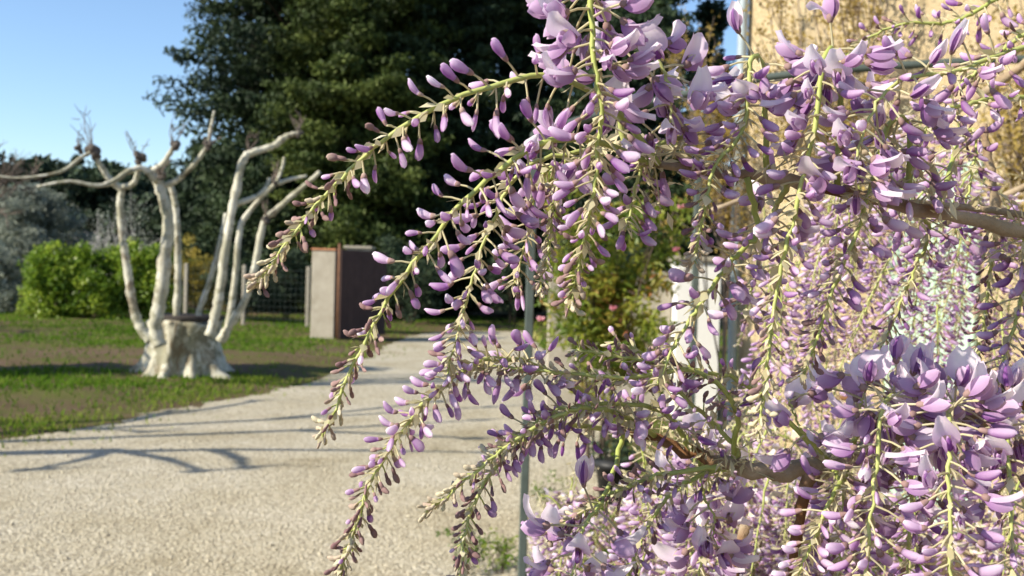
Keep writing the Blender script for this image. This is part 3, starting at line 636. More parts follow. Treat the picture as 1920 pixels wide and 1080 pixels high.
def house():
    t = thing('house', 'ochre roughcast house with pale green shutter behind the wisteria', 'house', HC)
    L, Dp, H = 13.0, 7.0, 5.2
    mb = MB(); mb.box(HC + WU * L / 2 - WN * Dp / 2 + [0, 0, H / 2 - .1], (L, Dp, H + .2), HAX, bev=.02); mb.build('wall', M['ochre'], t, smooth=False, origin=HC)
    mb = MB(); ro = HC + [0, 0, H + .1]; ov = .3
    prof = [(ov, 0), (ov, .08), (-Dp / 2, 1.25), (-Dp - ov, .08), (-Dp - ov, 0)]
    V = [ro + WU * s_ + WN * a + [0, 0, z] for s_ in (-ov, L + ov) for a, z in prof]
    mb.add(V, [[0, 1, 6, 5], [1, 2, 7, 6], [2, 3, 8, 7], [3, 4, 9, 8], [4, 0, 5, 9]], [[0, 2, 1], [0, 3, 2], [0, 4, 3], [5, 6, 7], [5, 7, 8], [5, 8, 9]]); mb.build('roof', M['terracotta'], t, smooth=False, origin=ro)
    # shutter closed over a doorway: boards, rails, hinges
    c = wall_hit(1752, 500); c[2] = 0; s0 = (c - HC) @ WU; W_ = .82; zb, zt = .1, 2.32
    so = bpy.data.objects.new('shutter', None); col.objects.link(so); link(so, t, HC + WU * s0)
    so['label'] = 'pale green boarded door shutter'
    for k in range(7):
        mb = MB(); mb.box(HC + WU * (s0 - W_ / 2 + (k + .5) * W_ / 7) + WN * .028 + [0, 0, (zb + zt) / 2], (W_ / 7 - .007, .03, zt - zb), HAX, bev=.004); mb.build('board', M['shutter'], so, smooth=False, origin=HC + WU * s0)
    for z in (zb + .25, (zb + zt) / 2, zt - .25):
        mb = MB(); mb.box(HC + WU * s0 + WN * .055 + [0, 0, z], (W_ - .04, .024, .10), HAX, bev=.004); mb.build('rail', M['shutter'], so, smooth=False, origin=HC + WU * s0)
    # downpipe at the corner
    p = HC + WU * .06 + WN * .075; mb = MB(); mb.tube([p + [0, 0, z] for z in np.linspace(.05, H - .1, 8)], .042, 14); dp = mb.build('downpipe', M['zinc'], t, origin=p)
    for z in (.6, 2.05, 3.0, 4.2):
        mb = MB(); mb.tube([p + [0, 0, z - .018], p + [0, 0, z + .018]], .047, 14); mb.box(p - WN * .045 + [0, 0, z], (.03, .06, .02), HAX); mb.build('bracket', M['zinc'], dp, origin=p)
house()
# white garden pillar and low wall past the corner
def garden_wall():
    c = np.array([*at(1303, 11.2), 0.0]); t = thing('white_pillar', 'white painted garden pillar with a stone cap past the house corner', 'pillar', c)
    mb = MB(); mb.box(c + [0, 0, .87], (.50, .45, 1.76), bev=.012); mb.build('shaft', M['white_paint'], t, smooth=False, origin=c)
    mb = MB(); mb.box(c + [0, 0, 1.78], (.58, .53, .06), bev=.012); mb.build('cap', M['render_beige'], t, smooth=False, origin=c)
    c2 = c + [-.25 - .7, .1, 0]; t = thing('garden_wall', 'low beige rendered wall ending at the white pillar', 'wall', c2)
    mb = MB(); mb.box(c2 + [0, 0, .78], (1.38, .22, 1.62), bev=.012); mb.build('wall_face', M['render_beige'], t, smooth=False, origin=c2)
    mb = MB(); mb.box(c2 + [0, 0, 1.61], (1.38, .28, .04), bev=.01); mb.build('coping', M['render_beige'], t, smooth=False, origin=c2)
garden_wall()
# airy brown-leafed climbers along the house wall
def climber(label, s_list, seed, H, spread, lean, nst=18):
    global rng
    kr = rng; rng = np.random.default_rng(seed); b = HC + WU * s_list + WN * .25; t = thing('wall_shrub', label, 'shrub', b, 'airy brown-leafed shrubs against the house wall')
    sm = MB(); cm = MB(); canes = []
    for i in range(nst):
        e = b + WU * (rng.uniform(-1, 1) * spread + lean) + WN * rng.uniform(-.12, .35) + [0, 0, H * rng.uniform(.6, 1.0)]
        if i < 5: P = spline([b + WU * rng.uniform(-.06, .06), b + (e - b) * [.15, .15, .5], e], 14); sm.tube(P, np.linspace(.012, .003, 14), 5, cap=False); canes.append(P)
        else:
            f0 = canes[i % 5][7]; P = spline([f0, (f0 + e) / 2 + WU * rng.uniform(-.15, .15), e], 14); sm.tube(P, np.linspace(.007, .002, 14), 5, cap=False)
        for j in range(11):
            q = P[rng.integers(8 if i < 5 else 5, 14)]; dr = rng.standard_normal(3) * .5 + [0, 0, .6]; dr -= WN * min(0, dr @ WN) * .9; ln = rng.uniform(.15, .45); e2 = q + dr * ln; S = spline([q, (q + e2) / 2 + rng.standard_normal(3) * .03, e2], 6)
            sm.tube(S, np.linspace(.004, .0015, 6), 4, cap=False)
            n = 24; C = S[rng.integers(1, 6, n)] + rng.standard_normal((n, 3)) * .028; leaves(cm, C, rng.uniform(.018, .042, n), aspect=.6, tone=np.clip(rng.normal(.5, .25, n), 0, 1))
    sm.build('stems', M['twig_brown'], t, origin=b); cm.build('foliage', M['wall_leaf'], t, smooth=False, origin=b + [0, 0, H * .6]); rng = kr
climber('airy brown-leafed shrub climbing beside the downpipe', .25, 81, 3.7, .75, -.6, 17)
climber('airy brown-leafed shrub climbing between downpipe and green shutter', 1.5, 82, 4.3, .7, .0, 15)
climber('airy brown-leafed shrub climbing just before the green shutter', 2.05, 84, 4.2, .5, .05, 13)
climber('airy brown-leafed shrub climbing past the green shutter', 3.75, 83, 3.2, .6, .0, 24)

# ------------------------------------------------------------------ pergola
M['grey_steel'] = surf('grey_painted_steel', [(.3, (.05, .065, .058)), (.7, (.085, .105, .095))], 10, .6, .15, 80)
def pergola():
    a = pt(1003, 250, 4.0); b = pt(978, 1080, 4.0); base = np.array([(a[0] + b[0]) / 2, (a[1] + b[1]) / 2, 0])
    t = thing('pergola', 'slim grey steel pergola with an arched bar carrying the wisteria', 'pergola', base)
    mb = MB(); mb.box(np.array([base[0], base[1], (a[2] - .08) / 2]), (.034, .034, a[2] + .08), bev=.004); mb.build('post', M['grey_steel'], t, smooth=False, origin=base)
    A = np.array([base[0], base[1], a[2]]); arc = [A, pt(1167, 204, 4.0), pt(1370, 159, 3.95), pt(1500, 138, 3.9), pt(1798, 116, 3.8), pt(1990, 112, 3.75), pt(2200, 135, 3.7)]
    mb = MB(); mb.tube(spline(arc, 40), .016, 8); mb.build('arched_bar', M['grey_steel'], t, origin=A)
    c = np.array([*at(1303, 5.1), 0.0]); hz = 2.2; mb = MB(); mb.box(c + [0, 0, hz / 2 - .05], (.034, .034, hz + .1), bev=.004); mb.build('post', M['grey_steel'], t, smooth=False, origin=c)
    mb = MB(); mb.tube([A, (A + c + [0, 0, hz]) / 2, c + [0, 0, hz]], .014, 8); mb.build('cross_bar', M['grey_steel'], t, origin=A)
    e = np.array([arc[-1][0], arc[-1][1], 0]); mb = MB(); mb.box(e + [0, 0, arc[-1][2] / 2 - .05], (.034, .034, arc[-1][2] + .1), bev=.004); mb.build('post', M['grey_steel'], t, smooth=False, origin=e)
pergola()
# black pot by the pergola
def pot():
    c = gp(1152, 948); t = thing('plant_pot', 'black plastic plant pot standing on the ground under the wisteria', 'pot', c)
    mb = MB(); prof = [(0, .09), (.02, .105), (.26, .135), (.262, .15), (.31, .152), (.31, .138), (.24, .13)]; mb.tube([c + [0, 0, z + .001 * i] for i, (z, r_) in enumerate(prof)], [r_ for z, r_ in prof], 24)
    mb.build('pot_body', surf('black_plastic', [(.3, (.012, .012, .013)), (.7, (.02, .02, .02))], 5, .5, 0), t, origin=c)
    mb = MB(); mb.tube([c + [0, 0, .2], c + [0, 0, .27]], .128, 20); mb.build('soil', M['bark_dark'], t, origin=c)
    mb = MB()
    for k in range(9): clump(mb, c + rng.standard_normal(3) * [.07, .07, .04] + [0, 0, .37], (.09, .09, .08), 30, .05, .4)
    mb.build('foliage', M['wood_leaf'], t, smooth=False, origin=c)
pot()
# weeds at the foot of the post
for i, (x, y, s_, lab) in enumerate([(935, 1075, .22, 'low green weed at the foot of the slim pergola post'), (870, 1078, .18, 'low green weed tuft on the drive edge before the pergola post'), (1040, 960, .22, 'low green weed between the pergola post and the black pot')]):
    bush('weed', lab, 'plant', gp(x, y), s_, s_ * .5, 'grass', .022, 16, 26, 90 + i, nst=6, stem_r=.004, group='weeds along the drive edge')

# ------------------------------------------------------------------ wisteria
FM = [M['petal'], M['calyx'], M['green_stem'], M['bract']]
def bud_shape(seg, rings, plump=1.0, curve=.10, calyx=.3, tone_base=.42, young=False, ytone=.82):
    """slipper-shaped bud along +X, back towards +Z, calyx cup at its base"""
    S = [0, .06, .16, calyx, calyx + .003] + list(np.linspace(calyx + .1, .90, rings)) + [.965, 1.0]
    if seg <= 5: S = [0, .16, calyx, .62, .90, 1.0]            # far ones
    prof_x = [0, .06, .16, calyx, calyx + .0031, .48, .64, .78, .90, .965, 1.0]
    prof_h = [.035, .085, .115, .128, .118, .172, .205, .205, .165, .10, .012]
    hh = np.interp(S, prof_x, prof_h) * plump; th = np.arange(seg) * 2 * math.pi / seg + math.pi / 2
    V = []; tn = []
    for k, (s_, h) in enumerate(zip(S, hh)):
        zc = curve * (s_ ** 2 - .35 * math.sin(s_ * math.pi)); flat = np.interp(s_, [0, .3, .7, 1], [.9, .85, .62, .45])
        sn = np.sin(th); yy = np.cos(th) * h * flat * (1 - .35 * np.clip(sn, 0, 1) ** 2); zz = h * np.where(sn > 0, sn * 1.15, sn * .85)
        V.append(np.c_[s_ + .05 * np.clip(sn, 0, 1) * (s_ > .6), yy, zz + zc])
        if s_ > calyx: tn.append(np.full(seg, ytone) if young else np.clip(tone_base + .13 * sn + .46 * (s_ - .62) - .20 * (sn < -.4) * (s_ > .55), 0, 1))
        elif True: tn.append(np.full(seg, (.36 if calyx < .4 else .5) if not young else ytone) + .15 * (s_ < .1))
    V = np.array(V).reshape(-1, 3); n = len(S)
    i = np.arange(n - 1)[:, None] * seg; j = np.arange(seg)[None]; k = (j + 1) % seg
    q = np.stack([i + j, i + k, i + seg + k, i + seg + j], -1).reshape(-1, 4)
    m = np.repeat(([1, 1, 1, 0] if seg > 5 else [1, 1, 0]) + [0 if not young else 1] * (n - (5 if seg > 5 else 4)), seg)
    return V, q, m, np.concatenate(tn)
def grid_petal(nu, nv, fn, tonefn):
    U, Vv = np.meshgrid(np.linspace(-1, 1, nu), np.linspace(0, 1, nv)); V = np.array([fn(u, v) for u, v in zip(U.ravel(), Vv.ravel())]); tn = np.array([tonefn(u, v) for u, v in zip(U.ravel(), Vv.ravel())])
    i = (np.arange(nv - 1)[:, None] * nu + np.arange(nu - 1)).ravel(); return V, np.stack([i, i + 1, i + nu + 1, i + nu], 1), tn
def flower_shape(openness, seed, nu=7, nv=7):
    """pea flower along +X: calyx, upright banner, two wings, keel"""
    g = np.random.default_rng(seed); Vs, qs, ms, ts, n = [], [], [], [], 0
    def push(V, q, m, t):
        nonlocal n
        Vs.append(V); qs.append(q + n); ms.append(np.broadcast_to(m, (len(q),))); ts.append(t); n += len(V)
    V, q, m, t = bud_shape(7 if nu > 4 else 5, 2, 1.0, .05, .3, .5)
    V = V * [.75, 1.1, 1.1]; V[:, 0] = np.minimum(V[:, 0], .24); push(V, q, 1, np.full(len(V), .45))
    a0, a1 = R(15 + 10 * openness), R(40 + 80 * openness); Lb = .95; wid = .30 + .20 * openness; fold = .75 - .45 * openness; side = g.uniform(-.06, .06)
    def ban(u, v):
        s_ = v; ang = a0 + (a1 - a0) * s_; # integrate the arc
        steps = np.linspace(0, s_, 8); aa = a0 + (a1 - a0) * steps; ds = s_ / 7 * Lb
        x = .16 + np.sum(np.cos(aa[:-1])) * ds; z = .07 + np.sum(np.sin(aa[:-1])) * ds
        w_ = wid * max(.12, math.sin(min(1, .08 + v * .96) * math.pi) ** .55 if v < .97 else .35) * (1 if v > .15 else .5 + v * 3.3)
        y = u * w_ * (1 - fold * .4 * abs(u)); off = fold * wid * abs(u) ** 1.3 * .9
        x -= -math.sin(ang) * off * .9; z -= math.cos(ang) * off * .9
        return [x + .02 * math.sin(5 * u + 3 * v), y + side * v, z + .025 * math.sin(4 * u * v + seed)]
    V, q, t = grid_petal(nu, nv, ban, lambda u, v: .66 + .28 * min(1, v * 1.3) - .16 * abs(u) ** 2 - .10 * (v > .95) + .05 * math.sin(u * 13)); mm = np.zeros(len(q), int); cc = np.abs((np.arange(len(q)) % (nu - 1)) - (nu - 2) / 2); mm[(cc < 1.1) & (np.arange(len(q)) // (nu - 1) < 2)] = 3; push(V, q, mm, t)
    for sg in (-1, 1):
        def wing(u, v, sg=sg):
            x = .14 + .78 * v; w_ = .235 * math.sin(min(1, .12 + v * .88) * math.pi) ** .6 + .01
            z = .02 - .10 * v + .12 * v * v + u * w_; y = sg * (.05 + .12 * math.sin(v * math.pi) * (.6 + .4 * openness) * (1 - .55 * u * u) + .03 * openness * v)
            return [x, y, z]
        V, q, t = grid_petal(max(4, nu - 2), nv, wing, lambda u, v: .26 + .22 * v + .14 * u); push(V, q, 0, t)
    V, q, m, t = bud_shape(6 if nu > 4 else 5, 3, .85, .22, .12, .3); V = V * [.72, .8, .9] + [.16, 0, -.06]; push(V, q, 0, np.clip(t - .1, 0, 1))
    return np.concatenate(Vs), np.concatenate(qs), np.concatenate(ms), np.concatenate(ts)
def young_set():
    out = [bud_shape(7, 3, p_, c_, .45, .3, y_, .22) for p_, c_, y_ in [(1.1, .08, True), (1.0, .15, True), (1.2, .02, False), (1.05, -.05, True)]]
    for V, q, m, t in out: t[:] = np.where(V[:, 0] > .45, np.clip(t + (V[:, 0] - .5) * .35, 0, 1), t)
    return out
SH = {'flower': [flower_shape(o_, i) for i, o_ in enumerate([.08, .32, .55, .8, 1.0])], 'flower_lo': [flower_shape(o_, i, 4, 4) for i, o_ in enumerate([.2, .6, .95])],
      'bud': [bud_shape(8, 4, p_, c_, .28, t_) for p_, c_, t_ in [(1.0, .10, .42), (1.12, .2, .5), (.92, .02, .38), (1.18, .14, .56), (.98, .26, .34), (1.08, -.06, .46)]],
      'young': young_set(),
      'tip': [bud_shape(6, 2, p_, c_, .5, .5, True) for p_, c_ in [(1.2, .1), (1.05, -.05), (1.35, .2)]],
      'young_lo': [bud_shape(5, 2, p_, c_, .45, .3, True, t_) for p_, c_, t_ in [(1.1, .08, .25), (1.0, .15, .35), (1.2, .02, .45), (1.05, -.05, .3)]],
      'tip_lo': [bud_shape(5, 2, p_, c_, .5, .5, True) for p_, c_ in [(1.2, .1), (1.05, -.05), (1.35, .2)]],
      'bud_lo': [bud_shape(5, 2, p_, c_, .28, t_) for p_, c_, t_ in [(1.05, .1, .44), (1.15, .18, .52), (.95, .0, .38)]]}
NAMED = {}
def shape_mesh(key, i):
    if (key, i) not in NAMED:
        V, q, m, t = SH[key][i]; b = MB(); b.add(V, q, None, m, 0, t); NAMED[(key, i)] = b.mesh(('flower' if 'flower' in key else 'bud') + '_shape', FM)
    return NAMED[(key, i)]
vine_base = np.array([1.05, 1.05, 0.0])
vine = thing('wisteria_vine', 'flowering wisteria with hanging lilac racemes spread over the pergola before the house', 'vine', vine_base)
ITEMS = []; RAC = []
def raceme(px, m0, m1, n, seed, lo=False, rs=.0024, dens=1.25, size=1.0, spread=1.0, start=0.0, mpow=1.0):
    """px: (x, y, depth) along the axis from its base to its tip; maturity runs m0 (base) to m1 (tip)"""
    g = np.random.default_rng(seed); P = np.array([pt(*p) if not isinstance(p, np.ndarray) else p for p in px]); ns = 40 if not lo else 16; S = spline(P, ns)
    S[1:-1] += g.standard_normal((ns - 2, 3)) * .0006
    seglen = np.linalg.norm(np.diff(S, axis=0), axis=1); cum = np.concatenate([[0], np.cumsum(seglen)]); Ltot = cum[-1]
    o = S[0].copy(); mb = MB(); uu = cum / Ltot
    mb.tube(S, rs * (1 - .62 * uu), 8 if not lo else 5, 2, .5 + .25 * uu, cap=True)
    T = np.gradient(S, axis=0); T /= np.linalg.norm(T, axis=1)[:, None]
    ph = g.uniform(0, 6.28); rid = len(RAC); items = []
    for i in range(n):
        s_ = (i + .5) / n; u = start + (1 - start) * (1 - (1 - s_) ** dens); m = m0 + (m1 - m0) * s_ ** mpow + .05 * g.standard_normal(); m = min(1.0, max(0.0, m))
        c = np.array([np.interp(u * Ltot, cum, S[:, k]) for k in range(3)]); t = np.array([np.interp(u * Ltot, cum, T[:, k]) for k in range(3)]); t /= np.linalg.norm(t)
        ph += 2.39996 + .25 * g.standard_normal()
        a = np.array([0, 0, 1.0]) if abs(t[2]) < .9 else np.array([0, 1.0, 0]); b1 = np.cross(t, a); b1 /= np.linalg.norm(b1); b2 = np.cross(t, b1)
        rad = math.cos(ph) * b1 + math.sin(ph) * b2
        fwd = np.interp(m, [0, .25, .6, 1], [1.3, .75, .35, .1]) + .15 * g.standard_normal()
        d = rad + t * fwd * .9; d[2] -= .10 + .18 * m; d /= np.linalg.norm(d)
        pl = np.interp(m, [0, .15, .5, .8, 1], [.0012, .0035, .011, .017, .020]) * g.uniform(.8, 1.25) * size * spread
        r_here = rs * (1 - .62 * u)
        p0 = c + rad * r_here * .6; p1 = p0 + d * pl
        d2 = d + g.standard_normal(3) * .22; d2[2] -= .12 * m; d2 /= np.linalg.norm(d2)
        pr = np.interp(m, [0, .3, 1], [.0004, .0006, .00085]) * (1 if not lo else 1.25) * size
        mid = p0 + d * pl * .55 + np.array([0, 0, .0012 * m])
        mb.tube([p0, mid, p1] if not lo else [p0, p1], [pr * 1.15, pr, pr], 5 if not lo else 3, 3 if m > .3 else 2, np.clip(.35 + .3 * g.random(), 0, 1), cap=False) if lo is False else mb.tube([p0, p1], [pr, pr], 3, 3, .4, cap=False)
        if m < .78 and not lo and g.random() < (.95 if m < .5 else .6):          # papery bract under the bud
            bl = np.interp(m, [0, .3, .8], [.0065, .011, .011]) * g.uniform(.7, 1.2); bd = rad + t * (.6 + .6 * g.random()) + g.standard_normal(3) * .3; bd /= np.linalg.norm(bd)
            sd_ = np.cross(bd, t); sd_ /= np.linalg.norm(sd_) + 1e-9; up_ = np.cross(sd_, bd); bw = bl * .28
            V = [p0 - sd_ * bw * .3, p0 + sd_ * bw * .3, p0 + bd * bl * .45 - sd_ * bw, p0 + bd * bl * .45 + sd_ * bw, p0 + bd * bl + up_ * bl * .15]
            mb.add(V, [[0, 1, 3, 2]], [[2, 3, 4]], 3, 3, np.clip(g.normal(.5, .25), 0, 1))
        up = np.array([0, 0, 1.0]) - t * .5 + .25 * g.standard_normal(3); z = up - d2 * (up @ d2); z /= np.linalg.norm(z) + 1e-9; y = np.cross(z, d2)
        op = .78 + .03 * g.standard_normal()
        if m > op:
            L = np.interp(m, [.8, 1], [.0205, .0250]) * g.uniform(.9, 1.1) * size; ky = 'flower' if not lo else 'flower_lo'; ns_ = len(SH[ky]); idx = min(ns_ - 1, int((m - op) / (1 - op + 1e-6) * ns_ * g.uniform(.6, 1.3)))
        elif m > .34:
            L = np.interp(m, [.34, .8], [.0112, .0200]) * g.uniform(.9, 1.12) * size; ky = 'bud' if not lo else 'bud_lo'; idx = g.integers(len(SH[ky]))
        elif m > .15:
            L = np.interp(m, [.15, .34], [.0080, .0115]) * g.uniform(.88, 1.15) * size; ky = 'young' if not lo else 'young_lo'; idx = g.integers(4)
        else:
            L = np.interp(m, [0, .15], [.0068, .0092]) * g.uniform(.85, 1.15) * size; ky = 'tip' if not lo else 'tip_lo'; idx = g.integers(3)
        fz = g.uniform(.78, 1.14); A = np.stack([d2, y * fz * g.uniform(.85, 1.15), z * fz], 1) * (L * (g.uniform(.80, 1.12) if ky[:3] in ('bud', 'you') else 1))
        pp = proj(p1); vis = -80 < pp[0] < 2000 and -80 < pp[1] < 1160
        items.append((L / pp[2] if vis else 0, rid, ky, int(idx), A, p1 - d2 * L * .03, float(np.clip(.11 * g.standard_normal(), -.22, .22))))
    RAC.append((mb, o)); ITEMS.extend(items)

def wood(px, r0, r1, n=24, mat='vine_wood', seg=10, wob=.06, name='branch'):
    P = np.array([pt(*p) if not isinstance(p, np.ndarray) else p for p in px]); S = spline(P, n); S[1:-1] += rng.standard_normal((n - 2, 3)) * r0 * .13
    rr = np.linspace(r0, r1, n) * (1 + .09 * rng.standard_normal(n)); 
    for k in range(3, n - 2, 7): rr[k] *= 1.25
    mb = MB(); mb.tube(S, rr, seg, 0, wob=wob); return mb.build(name, M[mat], vine, origin=S[0])
TT = vine_base + [-.02, -.02, 2.15]
wood([vine_base + [0, 0, -.05], vine_base + [.05, .02, .6], vine_base + [-.03, .03, 1.3], TT], .042, .03, 30, name='stem')
wood([TT, vine_base + [-.1, -.16, 1.86], (2100, 462, .80), (1920, 432, .76), (1700, 388, .73), (1580, 358, .72), (1480, 340, .715), (1350, 325, .71), (1200, 303, .70)], .0068, .0028, 44)
wood([vine_base + [0, .02, 1.25], (2150, 690, .95), (1920, 742, .82), (1860, 766, .80), (1720, 800, .80), (1560, 868, .80), (1450, 884, .80), (1365, 871, .81), (1300, 849, .82), (1231, 820, .83), (1172, 806, .84)], .0115, .0032, 48)
wood([TT, vine_base + [-.2, -.1, 2.12], (1920, -190, .76), (1500, -150, .72), (1100, -100, .66), (930, -90, .66)], .012, .004, 30)
wood([(2080, 440, .80), (1920, 404, .79), (1780, 386, .79), (1660, 372, .78)], .0035, .0018, 16)
wood([(1844, 232, 1.1), (1852, 290, 1.1), (1863, 345, 1.1), (1868, 470, 1.12)], .0045, .0035, 14)
wood([(1545, 875, .80), (1512, 905, .80), (1497, 983, .81), (1486, 1064, .82), (1480, 1150, .83)], .006, .0025, 18)
wood([(1400, 985, 1.0), (1380, 1060, 1.0), (1370, 1140, 1.0)], .006, .004, 10)
# branches running back along the pergola and the wall
for k, px in enumerate([[TT, np.array([1.25, 2.0, 2.25]), np.array([1.35, 3.2, 2.2]), np.array([1.2, 3.75, 2.35])],
                        [vine_base + [0, 0, 1.3], np.array([1.0, 1.6, 1.45]), np.array([.95, 2.2, 1.35]), np.array([.6, 2.8, 1.25])],
                        [vine_base + [0, 0, .9], np.array([.9, 1.5, 1.1]), np.array([.6, 1.8, 1.15]), np.array([.3, 2.0, 1.12])],
                        [np.array([1.25, 2.0, 2.25]), np.array([1.0, 2.2, 2.0]), np.array([.7, 2.3, 1.85]), np.array([.45, 2.3, 1.75])],
                        [vine_base + [0, 0, 1.7], np.array([1.1, 1.7, 1.85]), np.array([1.0, 2.3, 1.75]), np.array([.8, 2.6, 1.7])]]):
    wood(px, .011, .005, 26)

# --- the traced foreground racemes
F = .66
raceme([(1235, 308, .70), (1150, 200, .68), (1040, 143, F), (950, 155, .65), (870, 178, .645), (800, 210, .64), (740, 248, .64), (690, 285, .64), (640, 335, .635), (600, 375, .635), (560, 425, .63), (520, 480, .63), (483, 532, .63)], .90, .02, 92, 1, dens=1.55, start=.22, mpow=.62)
raceme([(1215, 304, .70), (1130, 268, .68), (1045, 262, .66), (985, 285, .655), (930, 325, .65), (880, 370, .65), (830, 425, .645), (780, 490, .64), (730, 560, .64), (690, 630, .635), (660, 690, .635), (630, 760, .63), (604, 818, .63)], .86, .06, 96, 2, dens=1.3, start=.14, mpow=.75)
raceme([(1100, -100, .66), (1107, 0, .64), (1112, 100, .635), (1128, 190, .63), (1125, 260, .63), (1114, 350, .63), (1100, 430, .63), (1085, 500, .63), (1068, 572, .635)], 1.05, .05, 98, 3, dens=1.25, start=.08, rs=.0023)
raceme([(1110, 282, .72), (1010, 300, .71), (960, 340, .71), (930, 400, .705), (905, 460, .70), (885, 530, .70), (860, 620, .69), (838, 700, .69)], .74, .35, 62, 4, start=.2, rs=.0018)
raceme([(1130, 290, .76), (1040, 310, .75), (1005, 360, .75), (990, 440, .75), (962, 535, .75)], .72, .45, 44, 5, start=.2, rs=.0016)
raceme([(1180, 800, .84), (1040, 700, .76), (930, 672, .72), (870, 695, .70), (830, 727, .70), (786, 765, .69), (742, 828, .69), (698, 897, .685), (673, 966, .68), (654, 1029, .68), (638, 1085, .68)], .76, .08, 128, 6, dens=1.2, start=.33, mpow=.75)
raceme([(1060, 300, .72), (1040, 380, .72), (1028, 470, .72), (1012, 545, .72)], .2, .0, 46, 7, rs=.0014, start=.1)
raceme([(1440, 335, .72), (1430, 130, .70), (1405, 120, .69), (1398, 230, .685), (1345, 305, .68), (1330, 345, .68), (1318, 407, .68), (1300, 490, .68)], 1.03, .02, 70, 8, start=.2, dens=1.45, mpow=.8)
raceme([(1570, 356, .72), (1575, 120, .70), (1545, 110, .68), (1530, 230, .67), (1502, 352, .665), (1470, 481, .66), (1450, 600, .655), (1436, 710, .65), (1421, 812, .65)], 1.08, .0, 92, 9, start=.2, dens=1.3, mpow=.72)
raceme([(1700, 388, .74), (1705, 240, .73), (1670, 230, .72), (1640, 320, .71), (1613, 417, .705), (1572, 521, .70), (1540, 610, .70), (1504, 708, .70)], .90, .08, 76, 10, start=.2)
raceme([(2060, 60, .74), (1920, 88, .72), (1817, 125, .70), (1770, 139, .69), (1715, 143, .68), (1660, 171, .675), (1622, 240, .67), (1600, 330, .67)], .7, .9, 46, 11, start=.3, rs=.0023)
raceme([(2050, 200, .80), (1900, 182, .78), (1817, 194, .76), (1756, 218, .75), (1720, 280, .74), (1705, 360, .74)], .3, .75, 54, 12, start=.12)
raceme([(2050, 30, .85), (1930, 60, .84), (1860, 110, .83), (1800, 160, .83), (1770, 190, .83)], .45, .05, 60, 13, start=.1)
raceme([(1930, -40, 1.0), (1850, 10, 1.0), (1780, 42, 1.0), (1690, 45, 1.0), (1620, 75, 1.0), (1585, 110, 1.0)], .65, .2, 52, 14, start=.1)
raceme([(1290, 320, .73), (1282, 259, .72), (1222, 282, .71), (1190, 350, .71), (1175, 430, .71)], .84, .5, 34, 15, start=.1)
raceme([(1180, 302, .71), (1160, 200, .70), (1180, 120, .69), (1215, 95, .68), (1250, 150, .68), (1258, 230, .68)], .98, .85, 18, 16, start=.3)
raceme([(1400, 332, .71), (1420, 430, .72), (1370, 490, .71), (1320, 560, .70), (1270, 640, .70), (1232, 722, .70)], .78, .45, 36, 17, start=.15)
raceme([(1376, 860, .81), (1376, 760, .76), (1300, 695, .74), (1180, 706, .73), (1060, 700, .72), (960, 688, .72), (870, 694, .72)], 0.36, 0.04, 80, 18, start=.18)
raceme([(1300, 849, .82), (1240, 770, .78), (1140, 758, .75), (1060, 765, .73), (1000, 792, .72), (930, 850, .71)], 0.72, 0.35, 46, 19, start=.15)
raceme([(1231, 820, .83), (1160, 775, .76), (1100, 765, .73), (1038, 784, .71), (962, 828, .70), (900, 878, .69), (850, 920, .69), (802, 956, .69)], 0.52, 0.04, 84, 20, start=.12, mpow=.7)
raceme([(1172, 806, .84), (1050, 800, .76), (970, 830, .73), (925, 880, .72), (885, 955, .71), (870, 1020, .71), (862, 1090, .71)], .55, .10, 84, 21, start=.2)
raceme([(1365, 871, .81), (1236, 892, .80), (1161, 919, .79), (1097, 956, .78), (1030, 1000, .78)], .4, .05, 66, 23, start=.25)
raceme([(1440, 884, .81), (1350, 880, .82), (1280, 910, .82), (1225, 970, .82), (1190, 1040, .82), (1170, 1110, .82)], .45, .2, 56, 24, start=.15)
raceme([(1376, 868, .81), (1376, 833, .80), (1284, 747, .78), (1230, 700, .77), (1200, 660, .76), (1150, 640, .76)], 0.42, 0.15, 40, 25, start=.2)
raceme([(1550, 868, .80), (1413, 730, .78), (1280, 688, .76), (1180, 672, .75), (1080, 655, .74)], 0.44, 0.1, 50, 26, start=.25)
# dense bunch on the lower branch
raceme([(1720, 800, .80), (1680, 740, .74), (1652, 774, .70), (1645, 860, .69), (1636, 945, .685), (1623, 1069, .68), (1615, 1180, .68)], 1.05, .55, 70, 27, start=.12, rs=.0024, dens=1.05)
raceme([(1800, 783, .80), (1782, 760, .70), (1779, 854, .66), (1781, 960, .65), (1782, 1069, .645), (1785, 1180, .64)], 1.05, .6, 64, 28, start=.1, rs=.0024, dens=1.05)
raceme([(1900, 750, .80), (1890, 800, .72), (1895, 920, .70), (1900, 1080, .69), (1905, 1200, .69)], .98, .6, 52, 29, start=.1, dens=1.05)
raceme([(1550, 872, .80), (1575, 900, .76), (1561, 930, .74), (1525, 1010, .73), (1490, 1090, .72)], .7, .4, 44, 30, start=.1)
raceme([(1690, 806, .80), (1700, 820, .82), (1710, 900, .82), (1705, 1000, .82), (1700, 1120, .82)], .95, .55, 50, 31, start=.05, dens=1.05)
raceme([(1600, 850, .80), (1600, 830, .82), (1585, 900, .84), (1580, 1000, .84), (1570, 1100, .84)], .92, .5, 46, 32, start=.05, dens=1.05)
raceme([(1310, 853, .82), (1330, 905, .92), (1325, 960, .93), (1315, 1040, .93), (1305, 1130, .93)], 1.0, .55, 58, 34, start=.12)
raceme([(1172, 806, .84), (1135, 930, .78), (1100, 980, .75), (1078, 1045, .75), (1062, 1120, .75)], 1.08, .92, 16, 35, start=.5, dens=1.0)
raceme([(1560, 868, .80), (1505, 810, .75), (1478, 748, .74)], 1.05, 1.0, 5, 50, start=.55, rs=.0016)
